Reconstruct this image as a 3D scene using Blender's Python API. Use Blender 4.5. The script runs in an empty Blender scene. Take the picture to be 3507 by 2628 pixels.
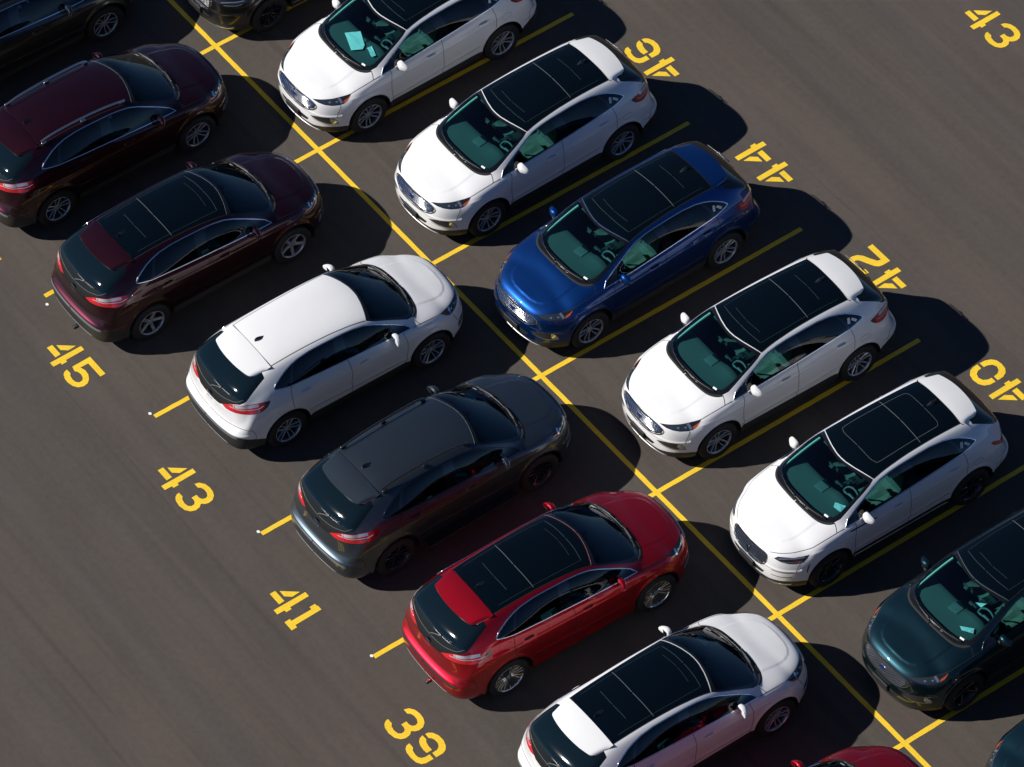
import bpy, bmesh, math, random
import numpy as np
from mathutils import Vector, Matrix
from mathutils.bvhtree import BVHTree
from mathutils.geometry import delaunay_2d_cdt
random.seed(7)
PI=math.pi
scene=bpy.context.scene
COL=scene.collection
# ---- body control net: 14 rows (sill -> centre line), stations front -> rear ----
def _st(*rows): return list(rows)
def _mid(xs,xc,lo,up):
    # lo: rows 0..7 (y,z) ; up rows 8..13 (y,z); x slides from xs to xc over rows 8..13
    f=[0,0,0,0,0,0,0,0,.08,.22,.4,.62,.92,1.0]
    return [(xs+(xc-xs)*f[j],yz[0],yz[1]) for j,yz in enumerate(lo+up)]
LO=[(.80,.24),(.895,.235),(.925,.33),(.925,.50),(.945,.72)]
NET=[
[(2.25,0,.22),(2.34,0,.24),(2.37,0,.34),(2.375,0,.45),(2.37,0,.55),(2.36,0,.64),(2.35,0,.71),(2.34,0,.78),(2.325,0,.85),(2.305,0,.91),(2.275,0,.955),(2.23,0,.985),(2.17,0,1.01),(2.10,0,1.03)],
[(2.22,.34,.22),(2.31,.36,.24),(2.345,.37,.34),(2.35,.37,.45),(2.35,.37,.55),(2.34,.37,.64),(2.33,.37,.71),(2.32,.36,.78),(2.305,.36,.85),(2.285,.35,.905),(2.25,.33,.95),(2.20,.28,.985),(2.13,.20,1.015),(2.05,0,1.042)],
[(2.13,.60,.22),(2.22,.65,.24),(2.25,.66,.34),(2.26,.66,.45),(2.26,.66,.55),(2.25,.65,.64),(2.245,.64,.72),(2.235,.63,.79),(2.22,.61,.86),(2.19,.58,.92),(2.15,.53,.965),(2.10,.44,1.0),(2.04,.28,1.03),(1.98,0,1.058)],
[(1.95,.74,.22),(2.02,.80,.24),(2.05,.815,.33),(2.06,.82,.44),(2.06,.82,.54),(2.05,.815,.64),(2.04,.805,.73),(2.03,.79,.81),(2.015,.765,.885),(1.99,.725,.95),(1.96,.655,1.0),(1.93,.53,1.035),(1.91,.30,1.06),(1.90,0,1.075)],
[(1.86,.80,.22),(1.88,.88,.25),(1.88,.905,.36),(1.88,.91,.48),(1.88,.905,.60),(1.87,.90,.72),(1.86,.88,.82),(1.85,.85,.90),(1.83,.80,.96),(1.81,.72,1.01),(1.80,.60,1.045),(1.80,.45,1.065),(1.80,.25,1.085),(1.80,0,1.092)],
_mid(1.68,1.68,[(.80,.24),(.90,.24),(.94,.35),(.945,.50),(.955,.70),(.945,.86),(.915,.965),(.865,1.02)],[(.79,1.055),(.69,1.078),(.56,1.095),(.40,1.107),(.20,1.117),(0,1.12)]),
_mid(1.45,1.54,LO[:4]+[(.96,.72),(.958,.90),(.93,1.01),(.88,1.07)],[(.805,1.105),(.71,1.128),(.57,1.147),(.41,1.158),(.21,1.167),(0,1.17)]),
_mid(1.27,1.43,LO[:4]+[(.955,.72),(.96,.92),(.935,1.04),(.885,1.095)],[(.825,1.12),(.755,1.145),(.66,1.165),(.48,1.178),(.24,1.188),(0,1.19)]),
_mid(1.20,1.375,LO+[(.962,.92),(.937,1.05),(.885,1.105)],[(.83,1.13),(.765,1.155),(.69,1.18),(.52,1.193),(.26,1.203),(0,1.207)]),
_mid(1.13,1.31,LO+[(.962,.93),(.937,1.055),(.883,1.115)],[(.83,1.145),(.77,1.175),(.705,1.215),(.57,1.24),(.29,1.255),(0,1.26)]),
_mid(.85,1.02,LO+[(.965,.93),(.94,1.075),(.882,1.14)],[(.825,1.20),(.78,1.27),(.73,1.335),(.645,1.38),(.34,1.415),(0,1.425)]),
_mid(.55,.74,LO+[(.965,.94),(.943,1.09),(.882,1.165)],[(.835,1.25),(.77,1.375),(.698,1.475),(.615,1.525),(.32,1.56),(0,1.57)]),
_mid(.36,.52,LO+[(.965,.94),(.945,1.10),(.882,1.175)],[(.837,1.27),(.762,1.42),(.685,1.53),(.60,1.59),(.31,1.63),(0,1.638)]),
_mid(.15,.26,LO+[(.965,.95),(.945,1.10),(.882,1.185)],[(.838,1.28),(.758,1.435),(.677,1.562),(.592,1.63),(.305,1.675),(0,1.683)]),
_mid(-.20,-.15,LO+[(.967,.95),(.945,1.105),(.882,1.20)],[(.837,1.295),(.756,1.45),(.672,1.585),(.587,1.66),(.30,1.706),(0,1.713)]),
_mid(-.65,-.65,LO+[(.967,.96),(.945,1.12),(.880,1.225)],[(.833,1.315),(.753,1.455),(.668,1.588),(.582,1.668),(.30,1.712),(0,1.72)]),
_mid(-1.10,-1.12,LO+[(.965,.965),(.942,1.14),(.874,1.26)],[(.825,1.345),(.747,1.46),(.662,1.572),(.573,1.65),(.295,1.695),(0,1.702)]),
_mid(-1.44,-1.47,LO+[(.958,.97),(.93,1.14),(.858,1.285)],[(.812,1.36),(.735,1.462),(.652,1.555),(.562,1.622),(.29,1.66),(0,1.665)]),
_mid(-1.70,-1.72,LO[:4]+[(.942,.72),(.945,.97),(.907,1.13),(.835,1.275)],[(.787,1.345),(.72,1.43),(.65,1.50),(.56,1.55),(.29,1.572),(0,1.577)]),
_mid(-1.90,-1.93,[(.78,.25),(.87,.25),(.91,.34),(.918,.50),(.928,.72),(.93,.97),(.882,1.10),(.812,1.22)],[(.767,1.28),(.72,1.34),(.67,1.38),(.58,1.405),(.3,1.417),(0,1.42)]),
_mid(-2.04,-2.13,[(.76,.26),(.85,.26),(.89,.35),(.90,.50),(.905,.70),(.90,.93),(.86,1.05),(.795,1.15)],[(.76,1.20),(.727,1.235),(.69,1.255),(.60,1.26),(.31,1.262),(0,1.262)]),
[(-2.10,.74,.26),(-2.16,.82,.27),(-2.18,.87,.37),(-2.18,.885,.5),(-2.18,.875,.62),(-2.17,.855,.74),(-2.14,.835,.85),(-2.12,.81,.95),(-2.115,.785,1.03),(-2.11,.75,1.10),(-2.115,.695,1.165),(-2.13,.59,1.20),(-2.155,.33,1.215),(-2.17,0,1.218)],
[(-2.22,.66,.26),(-2.31,.71,.28),(-2.34,.735,.38),(-2.35,.74,.48),(-2.35,.735,.58),(-2.33,.725,.67),(-2.26,.71,.75),(-2.235,.70,.83),(-2.23,.685,.91),(-2.225,.66,.99),(-2.21,.61,1.06),(-2.20,.52,1.12),(-2.195,.32,1.165),(-2.195,0,1.185)],
[(-2.28,.38,.26),(-2.37,.41,.28),(-2.40,.42,.38),(-2.415,.42,.48),(-2.415,.42,.58),(-2.39,.42,.66),(-2.32,.41,.72),(-2.30,.41,.78),(-2.295,.41,.84),(-2.29,.40,.91),(-2.28,.37,.98),(-2.26,.30,1.05),(-2.235,.19,1.11),(-2.215,0,1.155)],
[(-2.30,0,.26),(-2.385,0,.28),(-2.415,0,.38),(-2.43,0,.48),(-2.43,0,.58),(-2.405,0,.66),(-2.335,0,.72),(-2.315,0,.78),(-2.31,0,.84),(-2.305,0,.91),(-2.295,0,.98),(-2.275,0,1.05),(-2.25,0,1.105),(-2.225,0,1.145)],
]
NET=np.array(NET,float)
for _k,_dz in ((18,.012),(19,.07),(20,.085),(21,.075),(22,.055),(23,.035),(24,.03)):
    for _j in range(9,14): NET[_k,_j,2]+=_dz*min(1,(_j-8)/3)
for _k in (20,21,22,23,24): NET[_k,10:14,0]-=.02
NU,NV=NET.shape[:2]
# mirrored / extended net so that the surface is smooth over the centre plane
def _ext(N):
    mir=np.array([1,-1,1.])
    top=N[:,-2]*mir                       # beyond centre line
    N2=np.concatenate([2*N[:,:1]-N[:,1:2],N,top[:,None]],1)
    f=N2[1]*mir; r=N2[-2]*mir
    return np.concatenate([f[None],N2,r[None]],0)
NX=_ext(NET)
def _basis(t):
    return np.stack([(1-t)**3,3*t**3-6*t**2+4,-3*t**3+3*t**2+3*t+1,t**3],-1)/6
def S0(u,v):
    u=np.clip(np.asarray(u,float),0,NU-1-1e-9); v=np.clip(np.asarray(v,float),0,NV-1-1e-9)
    iu=u.astype(int); iv=v.astype(int); bu=_basis(u-iu); bv=_basis(v-iv)
    out=np.zeros(u.shape+(3,))
    for a in range(4):
        for b in range(4):
            out+=(bu[...,a]*bv[...,b])[...,None]*NX[iu+a,iv+b]
    return out

# ---------------------------------------------------------------- surface details (creases) on the body
def _ss(x): x=np.clip(x,0,1); return x*x*(3-2*x)
HOODP=np.array([(1.20,.52),(1.45,.53),(1.72,.525),(1.90,.495),(2.02,.43),(2.09,.33),(2.125,.20),(2.135,0),(2.135,-.3),(1.2,-.3)])
def _sdpoly(px,py,poly):
    d=np.full(px.shape,1e9); inside=np.zeros(px.shape,bool)
    n=len(poly)
    for i in range(n):
        ax,ay=poly[i]; bx,by=poly[(i+1)%n]
        ex,ey=bx-ax,by-ay; wx,wy=px-ax,py-ay
        t=np.clip((wx*ex+wy*ey)/(ex*ex+ey*ey),0,1)
        d=np.minimum(d,np.hypot(wx-ex*t,wy-ey*t))
        c=((ay>py)!=(by>py))
        with np.errstate(divide='ignore',invalid='ignore'):
            xi=(bx-ax)*(py-ay)/((by-ay) if by!=ay else 1e-12)+ax
        inside^=c&(px<xi)
    return np.where(inside,d,-d)
def _disp(P,N):
    x,y,z=P[...,0],abs(P[...,1]),P[...,2]
    d=np.zeros(x.shape)
    up=_ss((z-.86)/.08)*(N[...,2]>.3)
    sd=_sdpoly(x,y,HOODP)
    d+=up*.007*_ss((sd+.025)/.05)*_ss((x-1.25)/.25)
    side=_ss((y-.86)/.03)*(z<1.1)
    zl=.50-.045*(x-.9)
    m=_ss((1.02-abs(x))/.12)
    d-=side*m*.016*_ss((zl+.03-z)/.05)*_ss((z-.30)/.1)       # lower door crease
    d+=side*m*.010*np.exp(-((z-zl-.05)/.035)**2)
    zs=1.0+.04*(-x)/1.2
    d+=side*.006*np.exp(-((z-zs)/.022)**2)*_ss((1.9-abs(x))/.3)  # shoulder line
    for xc in (1.42,-1.42):
        r=np.hypot((x-xc)/.438,(z-.375)/.478)
        d+=side*.014*np.exp(-((r-1.04)/.07)**2)
    for hx,hz in ((.09,1.035),(-1.03,1.115)):
        d-=side*.016*np.exp(-((x-hx)/.10)**4-((z-hz)/.032)**2)
    # bumper shelf and lower lip
    d+=(x<-1.9)*.010*np.exp(-((z-.655)/.025)**2)
    d+=(x>1.95)*.010*np.exp(-((z-.655)/.02)**2)
    return d
def S(u,v,normal=False):
    e=2e-3
    P=S0(u,v)
    def nrm(F,c):
        a=F(np.minimum(u+e,NU-1-1e-7),v)-F(np.maximum(u-e,0),v); b=F(u,np.minimum(v+e,NV-1-1e-7))-F(u,np.maximum(v-e,0))
        n=np.cross(a,b); n/=np.maximum(np.linalg.norm(n,axis=-1,keepdims=True),1e-12); return n
    n=nrm(S0,P)
    Q=P+n*_disp(P,n)[...,None]
    if not normal: return Q
    def F(uu,vv):
        p=S0(uu,vv)
        return p+n*_disp(p,n)[...,None]
    return Q,nrm(F,Q)
# dense lookup mesh
_nu,_nv=300,140
_Ug,_Vg=np.meshgrid(np.linspace(0,NU-1,_nu),np.linspace(0,NV-1,_nv),indexing='ij')
_D,_DN=S(_Ug,_Vg,True)
_tri=[];_tid=[]
for i in range(_nu-1):
    for j in range(_nv-1):
        a,b,c,d=i*_nv+j,(i+1)*_nv+j,(i+1)*_nv+j+1,i*_nv+j+1
        _tri+= [(a,b,c),(a,c,d)]
_Dv=_D.reshape(-1,3); _Du=np.stack([_Ug.ravel(),_Vg.ravel()],1); _Dn=_DN.reshape(-1,3)
BVH=BVHTree.FromPolygons(_Dv.tolist(),_tri)
def _bary(p,a,b,c):
    v0,v1,v2=b-a,c-a,p-a
    d00,d01,d11,d20,d21=v0@v0,v0@v1,v1@v1,v2@v0,v2@v1
    den=d00*d11-d01*d01
    if abs(den)<1e-18: return (1,0,0)
    v=(d11*d20-d01*d21)/den; w=(d00*d21-d01*d20)/den
    return (1-v-w,v,w)
def near(p):
    """closest point on the right-hand body shell: position, normal, (u,v)"""
    loc,_,idx,_=BVH.find_nearest(Vector(p))
    t=_tri[idx]; w=_bary(np.array(loc),_Dv[t[0]],_Dv[t[1]],_Dv[t[2]])
    uv=sum(w[k]*_Du[t[k]] for k in range(3)); n=sum(w[k]*_Dn[t[k]] for k in range(3))
    return np.array(loc),n/np.linalg.norm(n),uv
def dense(pts,step=.03,closed=False,smooth=True):
    """resample a polyline (Catmull-Rom when smooth)"""
    P=[np.array(p,float) for p in pts]
    n=len(P); out=[]
    segs=n if closed else n-1
    for i in range(segs):
        p1,p2=P[i],P[(i+1)%n]
        p0=P[i-1] if (i>0 or closed) else 2*p1-p2
        p3=P[(i+2)%n] if (i+2<n or closed) else 2*p2-p1
        k=max(1,int(np.linalg.norm(p2-p1)/step))
        for j in range(k):
            t=j/k
            if smooth: out.append(.5*((2*p1)+(-p0+p2)*t+(2*p0-5*p1+4*p2-p3)*t*t+(-p0+3*p1-3*p2+p3)*t**3))
            else: out.append(p1+(p2-p1)*t)
    if not closed: out.append(P[-1])
    return out
def uvline(pts,step=.03,closed=False,smooth=False):
    return [near(p)[2] for p in dense(pts,step,closed,smooth)]

# ---------------------------------------------------------------- mesh helpers
def mk_mesh(name,vs,fs,normals=None,smooth=True):
    me=bpy.data.meshes.new(name); me.from_pydata([tuple(map(float,v)) for v in vs],[],[tuple(int(i) for i in f) for f in fs]); 
    me.validate(clean_customdata=False); me.update()
    if smooth: me.polygons.foreach_set('use_smooth',[True]*len(me.polygons))
    if normals is not None: me.normals_split_custom_set_from_vertices([tuple(map(float,n)) for n in normals])
    return me
class MB:
    def __init__(s): s.v=[];s.f=[]
    def add(s,vs,fs):
        o=len(s.v); s.v+= [tuple(map(float,v)) for v in vs]; s.f+= [tuple(o+i for i in f) for f in fs]; return s
    def box(s,c,d,rot=None,taper=1.0,bev=.0):
        x,y,z=[q/2 for q in d]; pts=[]
        if bev>0:
            bm=bmesh.new(); bmesh.ops.create_cube(bm,size=1)
            for v in bm.verts:
                v.co=Vector((v.co.x*2*x*(taper if v.co.z>0 else 1),v.co.y*2*y*(taper if v.co.z>0 else 1),v.co.z*2*z))
            bmesh.ops.bevel(bm,geom=bm.edges[:],offset=bev,segments=3,profile=.6,affect='EDGES')
            bm.verts.index_update()
            M=(rot.to_matrix() if rot is not None else Matrix.Identity(3))
            vs=[M@v.co+Vector(c) for v in bm.verts]; fs=[[v.index for v in f.verts] for f in bm.faces]; bm.free()
            return s.add(vs,fs)
        for sz in (-1,1):
            k=taper if sz>0 else 1
            for sx,sy in ((-1,-1),(1,-1),(1,1),(-1,1)): pts.append(Vector((sx*x*k,sy*y*k,sz*z)))
        if rot is not None: pts=[rot.to_matrix()@p for p in pts]
        pts=[p+Vector(c) for p in pts]
        return s.add(pts,[(3,2,1,0),(4,5,6,7),(0,1,5,4),(1,2,6,5),(2,3,7,6),(3,0,4,7)])
    def lathe(s,prof,n=40,axis='y',c=(0,0,0)):
        vs=[];fs=[];m=len(prof)
        for i in range(n):
            a=2*PI*i/n
            for (h,r) in prof: vs.append((c[0]+r*math.cos(a),c[1]+h,c[2]+r*math.sin(a)))
        for i in range(n):
            for j in range(m-1):
                a,b=i*m+j,((i+1)%n)*m+j
                fs.append((a,a+1,b+1,b))
        return s.add(vs,fs)
    def tube(s,pts,r,n=8,flat=1.0):
        P=[Vector(p) for p in pts]; rings=[]
        for i,p in enumerate(P):
            t=(P[min(i+1,len(P)-1)]-P[max(i-1,0)]).normalized()
            a=t.cross(Vector((0,0,1))); 
            if a.length<1e-4: a=Vector((1,0,0))
            a.normalize(); b=a.cross(t)
            rr=r[i] if isinstance(r,(list,tuple)) else r
            rings.append([p+a*math.cos(2*PI*k/n)*rr+b*math.sin(2*PI*k/n)*rr*flat for k in range(n)])
        vs=[v for q in rings for v in q]; fs=[]
        for i in range(len(P)-1):
            for k in range(n): fs.append((i*n+k,(i+1)*n+k,(i+1)*n+(k+1)%n,i*n+(k+1)%n))
        fs.append(tuple(range(n))); fs.append(tuple((len(P)-1)*n+k for k in range(n))[::-1])
        return s.add(vs,fs)
    def mesh(s,name,smooth=True,auto=None):
        me=mk_mesh(name,s.v,s.f,smooth=smooth)
        if auto:
            me.set_sharp_from_angle(angle=math.radians(auto))
        return me
def flip(me,name=None):
    """mirror image of a mesh across the car's centre plane"""
    vs=np.empty(len(me.vertices)*3); me.vertices.foreach_get('co',vs); vs=vs.reshape(-1,3)*[1,-1,1]
    fs=[list(p.vertices)[::-1] for p in me.polygons]
    nn=None
    if me.has_custom_normals:
        nn=np.zeros_like(vs); cn=me.corner_normals
        for p in me.polygons:
            for li in p.loop_indices: nn[me.loops[li].vertex_index]=cn[li].vector
        nn*=[1,-1,1]
    m2=mk_mesh(me.name,vs,fs,nn)
    if nn is None:
        m2.set_sharp_from_angle(angle=math.radians(40))
    return m2
def ribbon(pts,w,h,name,off=.0008,both=False,step=.025,smooth=True,closed=False,prof=None,proj=True,shift=0.0):
    """thin moulding or gap that follows the body along a line"""
    mb=MB()
    D=dense(pts,step,closed,smooth)
    Q=[near(p)[:2] for p in D]
    n=len(Q); prof=prof or [(-.5,0),(-.36,.8),(0,1),(.36,.8),(.5,0)]
    if h<=.0021: prof=[(-.5,1),(.5,1)]
    vs=[];nm=[]
    for i,(p,nn) in enumerate(Q):
        a=Q[(i+1)%n][0] if closed or i<n-1 else p; b=Q[i-1][0] if closed or i>0 else p
        t=a-b; t=t/max(np.linalg.norm(t),1e-9); s=np.cross(nn,t); s/=max(np.linalg.norm(s),1e-9)
        e0=i if abs(pts[0][1])>.03 else 99
        ww=w*(1 if closed else min(1,.35+min(e0,n-1-i)*.5)) if h>.0021 else w
        for a_,b_ in prof: vs.append(p+s*(a_*ww+shift)+nn*(off+b_*h))
    m=len(prof); fs=[]
    for i in range(n if closed else n-1):
        k=(i+1)%n
        for j in range(m-1): fs.append((i*m+j,i*m+j+1,k*m+j+1,k*m+j))
    mb.add(vs,fs)
    if both: mb.add([(v[0],-v[1],v[2]) for v in vs],[f[::-1] for f in fs])
    return mb.mesh(name,auto=50)

# ---------------------------------------------------------------- region cutting of the shell
SU,SV=2.0,1.25
def cut_shell(regions,res=(190,92)):
    """regions: list (key, polygon in uv). Returns dict key -> (verts uv, faces). First key that holds a face wins."""
    gu=np.linspace(0,NU-1,res[0]); gv=np.linspace(0,NV-1,res[1])
    cons=[];edges=[];faces=[]
    def addpoly(poly):
        q=np.array([(float(a)*SU,float(b)*SV) for a,b in poly]); x,y=q[:,0],q[:,1]
        if (x*np.roll(y,-1)-np.roll(x,-1)*y).sum()<0: poly=list(poly)[::-1]
        o=len(cons); cons.extend([(float(a)*SU,float(b)*SV) for a,b in poly]); n=len(poly)
        faces.append([o+i for i in range(n)])
    dom=[(a,0) for a in gu]+[(NU-1,b) for b in gv[1:]]+[(a,NV-1) for a in gu[::-1][1:]]+[(0,b) for b in gv[::-1][1:-1]]
    addpoly(dom)
    for k,poly in regions: addpoly(poly)
    C=np.array(cons); pts=[]
    cell=.09; H={}
    nd=len(dom)
    allc=[]
    for f in faces:
        for i in range(len(f)):
            a,b=C[f[i]],C[f[(i+1)%len(f)]]; k=max(1,int(np.hypot(*(b-a))/.05))
            for t in range(k): allc.append(a+(b-a)*t/k)
    for q in allc: H.setdefault((int(q[0]/cell),int(q[1]/cell)),[]).append(q)
    for a in gu[1:-1]:
        for b in gv[1:-1]:
            X,Y=a*SU,b*SV; ci,cj=int(X/cell),int(Y/cell); ok=True
            for di in (-1,0,1):
                for dj in (-1,0,1):
                    for q in H.get((ci+di,cj+dj),()):
                        if (q[0]-X)**2+(q[1]-Y)**2<.055**2: ok=False;break
                    if not ok: break
                if not ok: break
            if ok: pts.append((X,Y))
    verts=[Vector(c) for c in cons]+[Vector(q) for q in pts]
    r=delaunay_2d_cdt(verts,[],faces,0,1e-5,True)
    ov,_,of,_,_,orf=r
    ov=np.array([(v[0]/SU,v[1]/SV) for v in ov])
    out={}
    for f,o in zip(of,orf):
        if 0 not in o: continue
        key='body'
        if o:
            ks=[i for i in o if i>0]
            if ks: key=regions[min(ks)-1][0]
        out.setdefault(key,[]).append(f)
    ov[:,0]=np.clip(ov[:,0],0,NU-1-1e-9); ov[:,1]=np.clip(ov[:,1],0,NV-1-1e-9)
    P,N=S(ov[:,0],ov[:,1],True)
    cen=(ov[:,0]<1e-6)|(ov[:,0]>NU-1-1e-6)|(ov[:,1]>NV-1-1e-6)
    P[cen,1]=0; N[cen,1]=0
    N/=np.linalg.norm(N,axis=1,keepdims=True)
    return P,N,out
def shell_mesh(P,N,faces,name,side='both',off=0.0):
    F=np.array([list(f) for f in faces]); used=np.unique(F); mp={int(a):i for i,a in enumerate(used)}
    vs=P[used]+N[used]*off; ns=N[used]; F=[[mp[int(i)] for i in f] for f in F]
    # orientation check: normal of first faces against N
    flipped=[]
    for f in F:
        a,b,c=vs[f[0]],vs[f[1]],vs[f[2]]
        g=np.cross(b-a,c-a)
        flipped.append(f if g@(ns[f[0]]+ns[f[1]]+ns[f[2]])>0 else f[::-1])
    F=flipped
    if side=='L': return mk_mesh(name,vs,F,ns)
    m=np.array([1,-1,1.])
    if side=='R': return mk_mesh(name,vs*m,[f[::-1] for f in F],ns*m)
    n=len(vs)
    # weld centre-plane vertices
    idx=np.arange(n)+n
    c=np.abs(vs[:,1])<1e-7
    idx[c]=np.arange(n)[c]
    keep=np.where(~c)[0]; newid=np.full(n,-1); newid[keep]=n+np.arange(len(keep)); newid[c]=np.arange(n)[c]
    V=np.concatenate([vs,vs[keep]*m]); NN=np.concatenate([ns,ns[keep]*m])
    return mk_mesh(name,V,F+[[int(newid[i]) for i in f[::-1]] for f in F],NN)

# ---------------------------------------------------------------- outlines traced in car space (left half, metres)
DLO=[(1.085,.866,1.127),(1.0,.803,1.20),(.82,.77,1.305),(.63,.737,1.405),(.45,.70,1.49),(.28,.67,1.547),(.08,.655,1.578),(-.11,.648,1.592),(-.5,.642,1.602),(-.75,.64,1.60),(-.99,.652,1.58),(-1.14,.672,1.55),(-1.275,.70,1.51),(-1.40,.738,1.455),(-1.49,.766,1.405),(-1.550,.798,1.355),(-1.553,.805,1.338),(-1.50,.82,1.322),(-1.40,.84,1.305),(-1.27,.857,1.285),(-1.0,.866,1.268),(-.75,.872,1.25),(-.2,.876,1.212),(.35,.877,1.176),(.9,.877,1.142)]
FWIN=[(.745,.775,1.315),(.63,.745,1.385),(.45,.71,1.468),(.28,.682,1.525),(.08,.668,1.556),(-.105,.662,1.570),(-.135,.76,1.42),(-.165,.868,1.232),(.2,.868,1.204),(.55,.868,1.184),(.80,.868,1.168),(.785,.82,1.24)]
RWIN=[(-.30,.655,1.580),(-.5,.656,1.583),(-.75,.655,1.581),(-.97,.664,1.565),(-1.06,.675,1.55),(-1.155,.76,1.43),(-1.215,.85,1.303),(-1.0,.861,1.285),(-.75,.867,1.267),(-.375,.868,1.242),(-.345,.76,1.42)]
QWIN=[(-1.13,.685,1.53),(-1.275,.715,1.488),(-1.39,.752,1.43),(-1.475,.782,1.38),(-1.518,.803,1.347),(-1.46,.823,1.328),(-1.40,.835,1.320),(-1.275,.848,1.303),(-1.215,.77,1.42)]
WSO=[(1.412,0,1.193),(1.41,.2,1.192),(1.385,.45,1.178),(1.345,.58,1.172),(1.28,.665,1.172),(1.20,.722,1.185),(1.10,.748,1.22),(.95,.728,1.29),(.78,.705,1.375),(.60,.682,1.455),(.46,.662,1.52),(.375,.642,1.572),(.44,.48,1.612),(.50,.30,1.633),(.54,.12,1.64),(.548,0,1.641)]
WSI=[(1.335,0,1.228),(1.33,.27,1.22),(1.29,.46,1.216),(1.245,.58,1.218),(1.18,.655,1.232),(1.08,.69,1.268),(.92,.685,1.33),(.75,.668,1.405),(.60,.65,1.468),(.48,.632,1.52),(.455,.615,1.535),(.50,.46,1.575),(.56,.25,1.602),(.59,0,1.61)]
HEADL=[(2.238,.437,.915),(2.158,.544,.938),(2.07,.625,.952),(1.978,.687,.964),(1.86,.748,.985),(1.78,.785,1.0),(1.695,.819,1.02),(1.745,.838,.975),(1.80,.845,.93),(1.87,.838,.895),(1.945,.805,.876),(2.055,.729,.871),(2.139,.649,.881),(2.20,.555,.897)]
AMBER=[(1.84,.815,.942),(1.775,.825,.965),(1.715,.828,.998),(1.745,.838,.975),(1.80,.845,.93),(1.875,.833,.905),(1.86,.815,.935)]
HLIN=[(2.205,.48,.915),(2.15,.55,.925),(2.06,.63,.94),(1.97,.69,.952),(1.885,.735,.965),(1.90,.80,.92),(1.935,.805,.893),(2.05,.727,.885),(2.14,.64,.892)]
GRILLE=[(2.31,0,.912),(2.305,.18,.908),(2.275,.36,.895),(2.255,.45,.872),(2.245,.525,.835),(2.262,.508,.77),(2.31,.41,.705),(2.34,.27,.672),(2.35,0,.662)]
FOG=[(2.33,.43,.575),(2.30,.49,.60),(2.248,.602,.635),(2.175,.697,.650),(2.08,.784,.628),(2.03,.825,.57),(2.013,.838,.50),(2.09,.79,.505),(2.18,.715,.515),(2.26,.60,.535)]
FOGL=[(2.12,.755,.625),(2.08,.784,.615),(2.035,.82,.56),(2.02,.832,.51),(2.09,.785,.512),(2.13,.755,.56)]
LOWG=[(2.36,0,.50),(2.36,.25,.50),(2.34,.40,.485),(2.345,.36,.42),(2.36,.2,.40),(2.365,0,.40)]
SIDECH=[(1.0,.93,.40),(1.0,.93,.44)]
RGL=[(-2.26,0,1.165),(-2.25,.166,1.17),(-2.225,.33,1.185),(-2.18,.465,1.21),(-2.13,.575,1.24),(-2.07,.645,1.275),(-1.98,.672,1.32),(-1.88,.672,1.39),(-1.75,.655,1.465),(-1.62,.63,1.53),(-1.60,.45,1.60),(-1.60,0,1.63)]
RBLK=[(-2.30,0,1.02),(-2.295,.15,1.02),(-2.268,.28,1.03),(-2.245,.345,1.062),(-2.18,.491,1.146),(-2.095,.645,1.222),(-2.02,.698,1.285),(-1.88,.692,1.393),(-1.75,.675,1.468),(-1.62,.652,1.53),(-1.585,.45,1.60),(-1.585,0,1.63)]
TAIL=[(-2.247,.330,1.058),(-2.21,.42,1.105),(-2.175,.50,1.15),(-2.09,.655,1.215),(-1.99,.755,1.232),(-1.838,.822,1.228),(-1.67,.866,1.213),(-1.70,.878,1.17),(-1.76,.888,1.12),(-1.83,.893,1.092),(-1.916,.878,1.078),(-2.054,.805,1.075),(-2.159,.684,1.068),(-2.219,.538,1.048),(-2.24,.43,1.038)]
TAILW=[(-2.15,.54,1.16),(-2.09,.645,1.20),(-1.99,.745,1.215),(-1.87,.805,1.212),(-1.88,.835,1.175),(-2.0,.765,1.165),(-2.10,.655,1.15),(-2.15,.565,1.13)]
TAILD=[(-1.78,.842,1.222),(-1.67,.866,1.213),(-1.70,.878,1.17),(-1.76,.888,1.12),(-1.79,.885,1.13),(-1.775,.87,1.17)]
HOOD=[(2.312,0,.922),(2.305,.18,.918),(2.275,.37,.907),(2.24,.43,.918),(2.158,.544,.941),(2.07,.625,.955),(1.978,.69,.967),(1.86,.751,.99),(1.78,.79,1.006),(1.70,.822,1.022),(1.60,.838,1.048),(1.483,.852,1.073),(1.36,.861,1.092),(1.262,.865,1.104),(1.225,.80,1.142),(1.205,.735,1.18),(1.28,.672,1.168),(1.345,.587,1.170),(1.388,.45,1.176),(1.415,.2,1.189),(1.417,0,1.191)]
FDOOR=[(.93,.877,1.138),(.91,.90,1.10),(.945,.955,.95),(.945,.945,.75),(.925,.93,.56),(.905,.925,.43),(-.15,.925,.43),(-.165,.93,.7),(-.155,.955,.95),(-.165,.91,1.16),(-.175,.874,1.222),(-.13,.74,1.46),(-.10,.645,1.60),(.08,.645,1.588),(.28,.662,1.56),(.45,.69,1.503),(.63,.728,1.42),(.82,.76,1.32),(1.0,.795,1.21)]
RDOOR=[(-.15,.925,.43),(-.165,.93,.7),(-.155,.955,.95),(-.165,.91,1.16),(-.175,.874,1.222),(-.13,.74,1.46),(-.10,.645,1.60),(-.5,.634,1.612),(-.75,.632,1.61),(-.99,.645,1.59),(-1.14,.665,1.56),(-1.275,.70,1.51),(-1.22,.80,1.38),(-1.265,.857,1.288),(-1.297,.92,1.14),(-1.30,.945,1.0),(-1.285,.952,.86),(-1.15,.945,.74),(-1.05,.93,.60),(-.99,.926,.43)]
CLAD_F=[(2.365,0,.375),(2.355,.2,.375),(2.33,.38,.375),(2.30,.48,.38),(2.25,.60,.41),(2.147,.743,.43),(2.05,.82,.425),(1.92,.88,.42),(1.83,.905,.42)]
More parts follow.
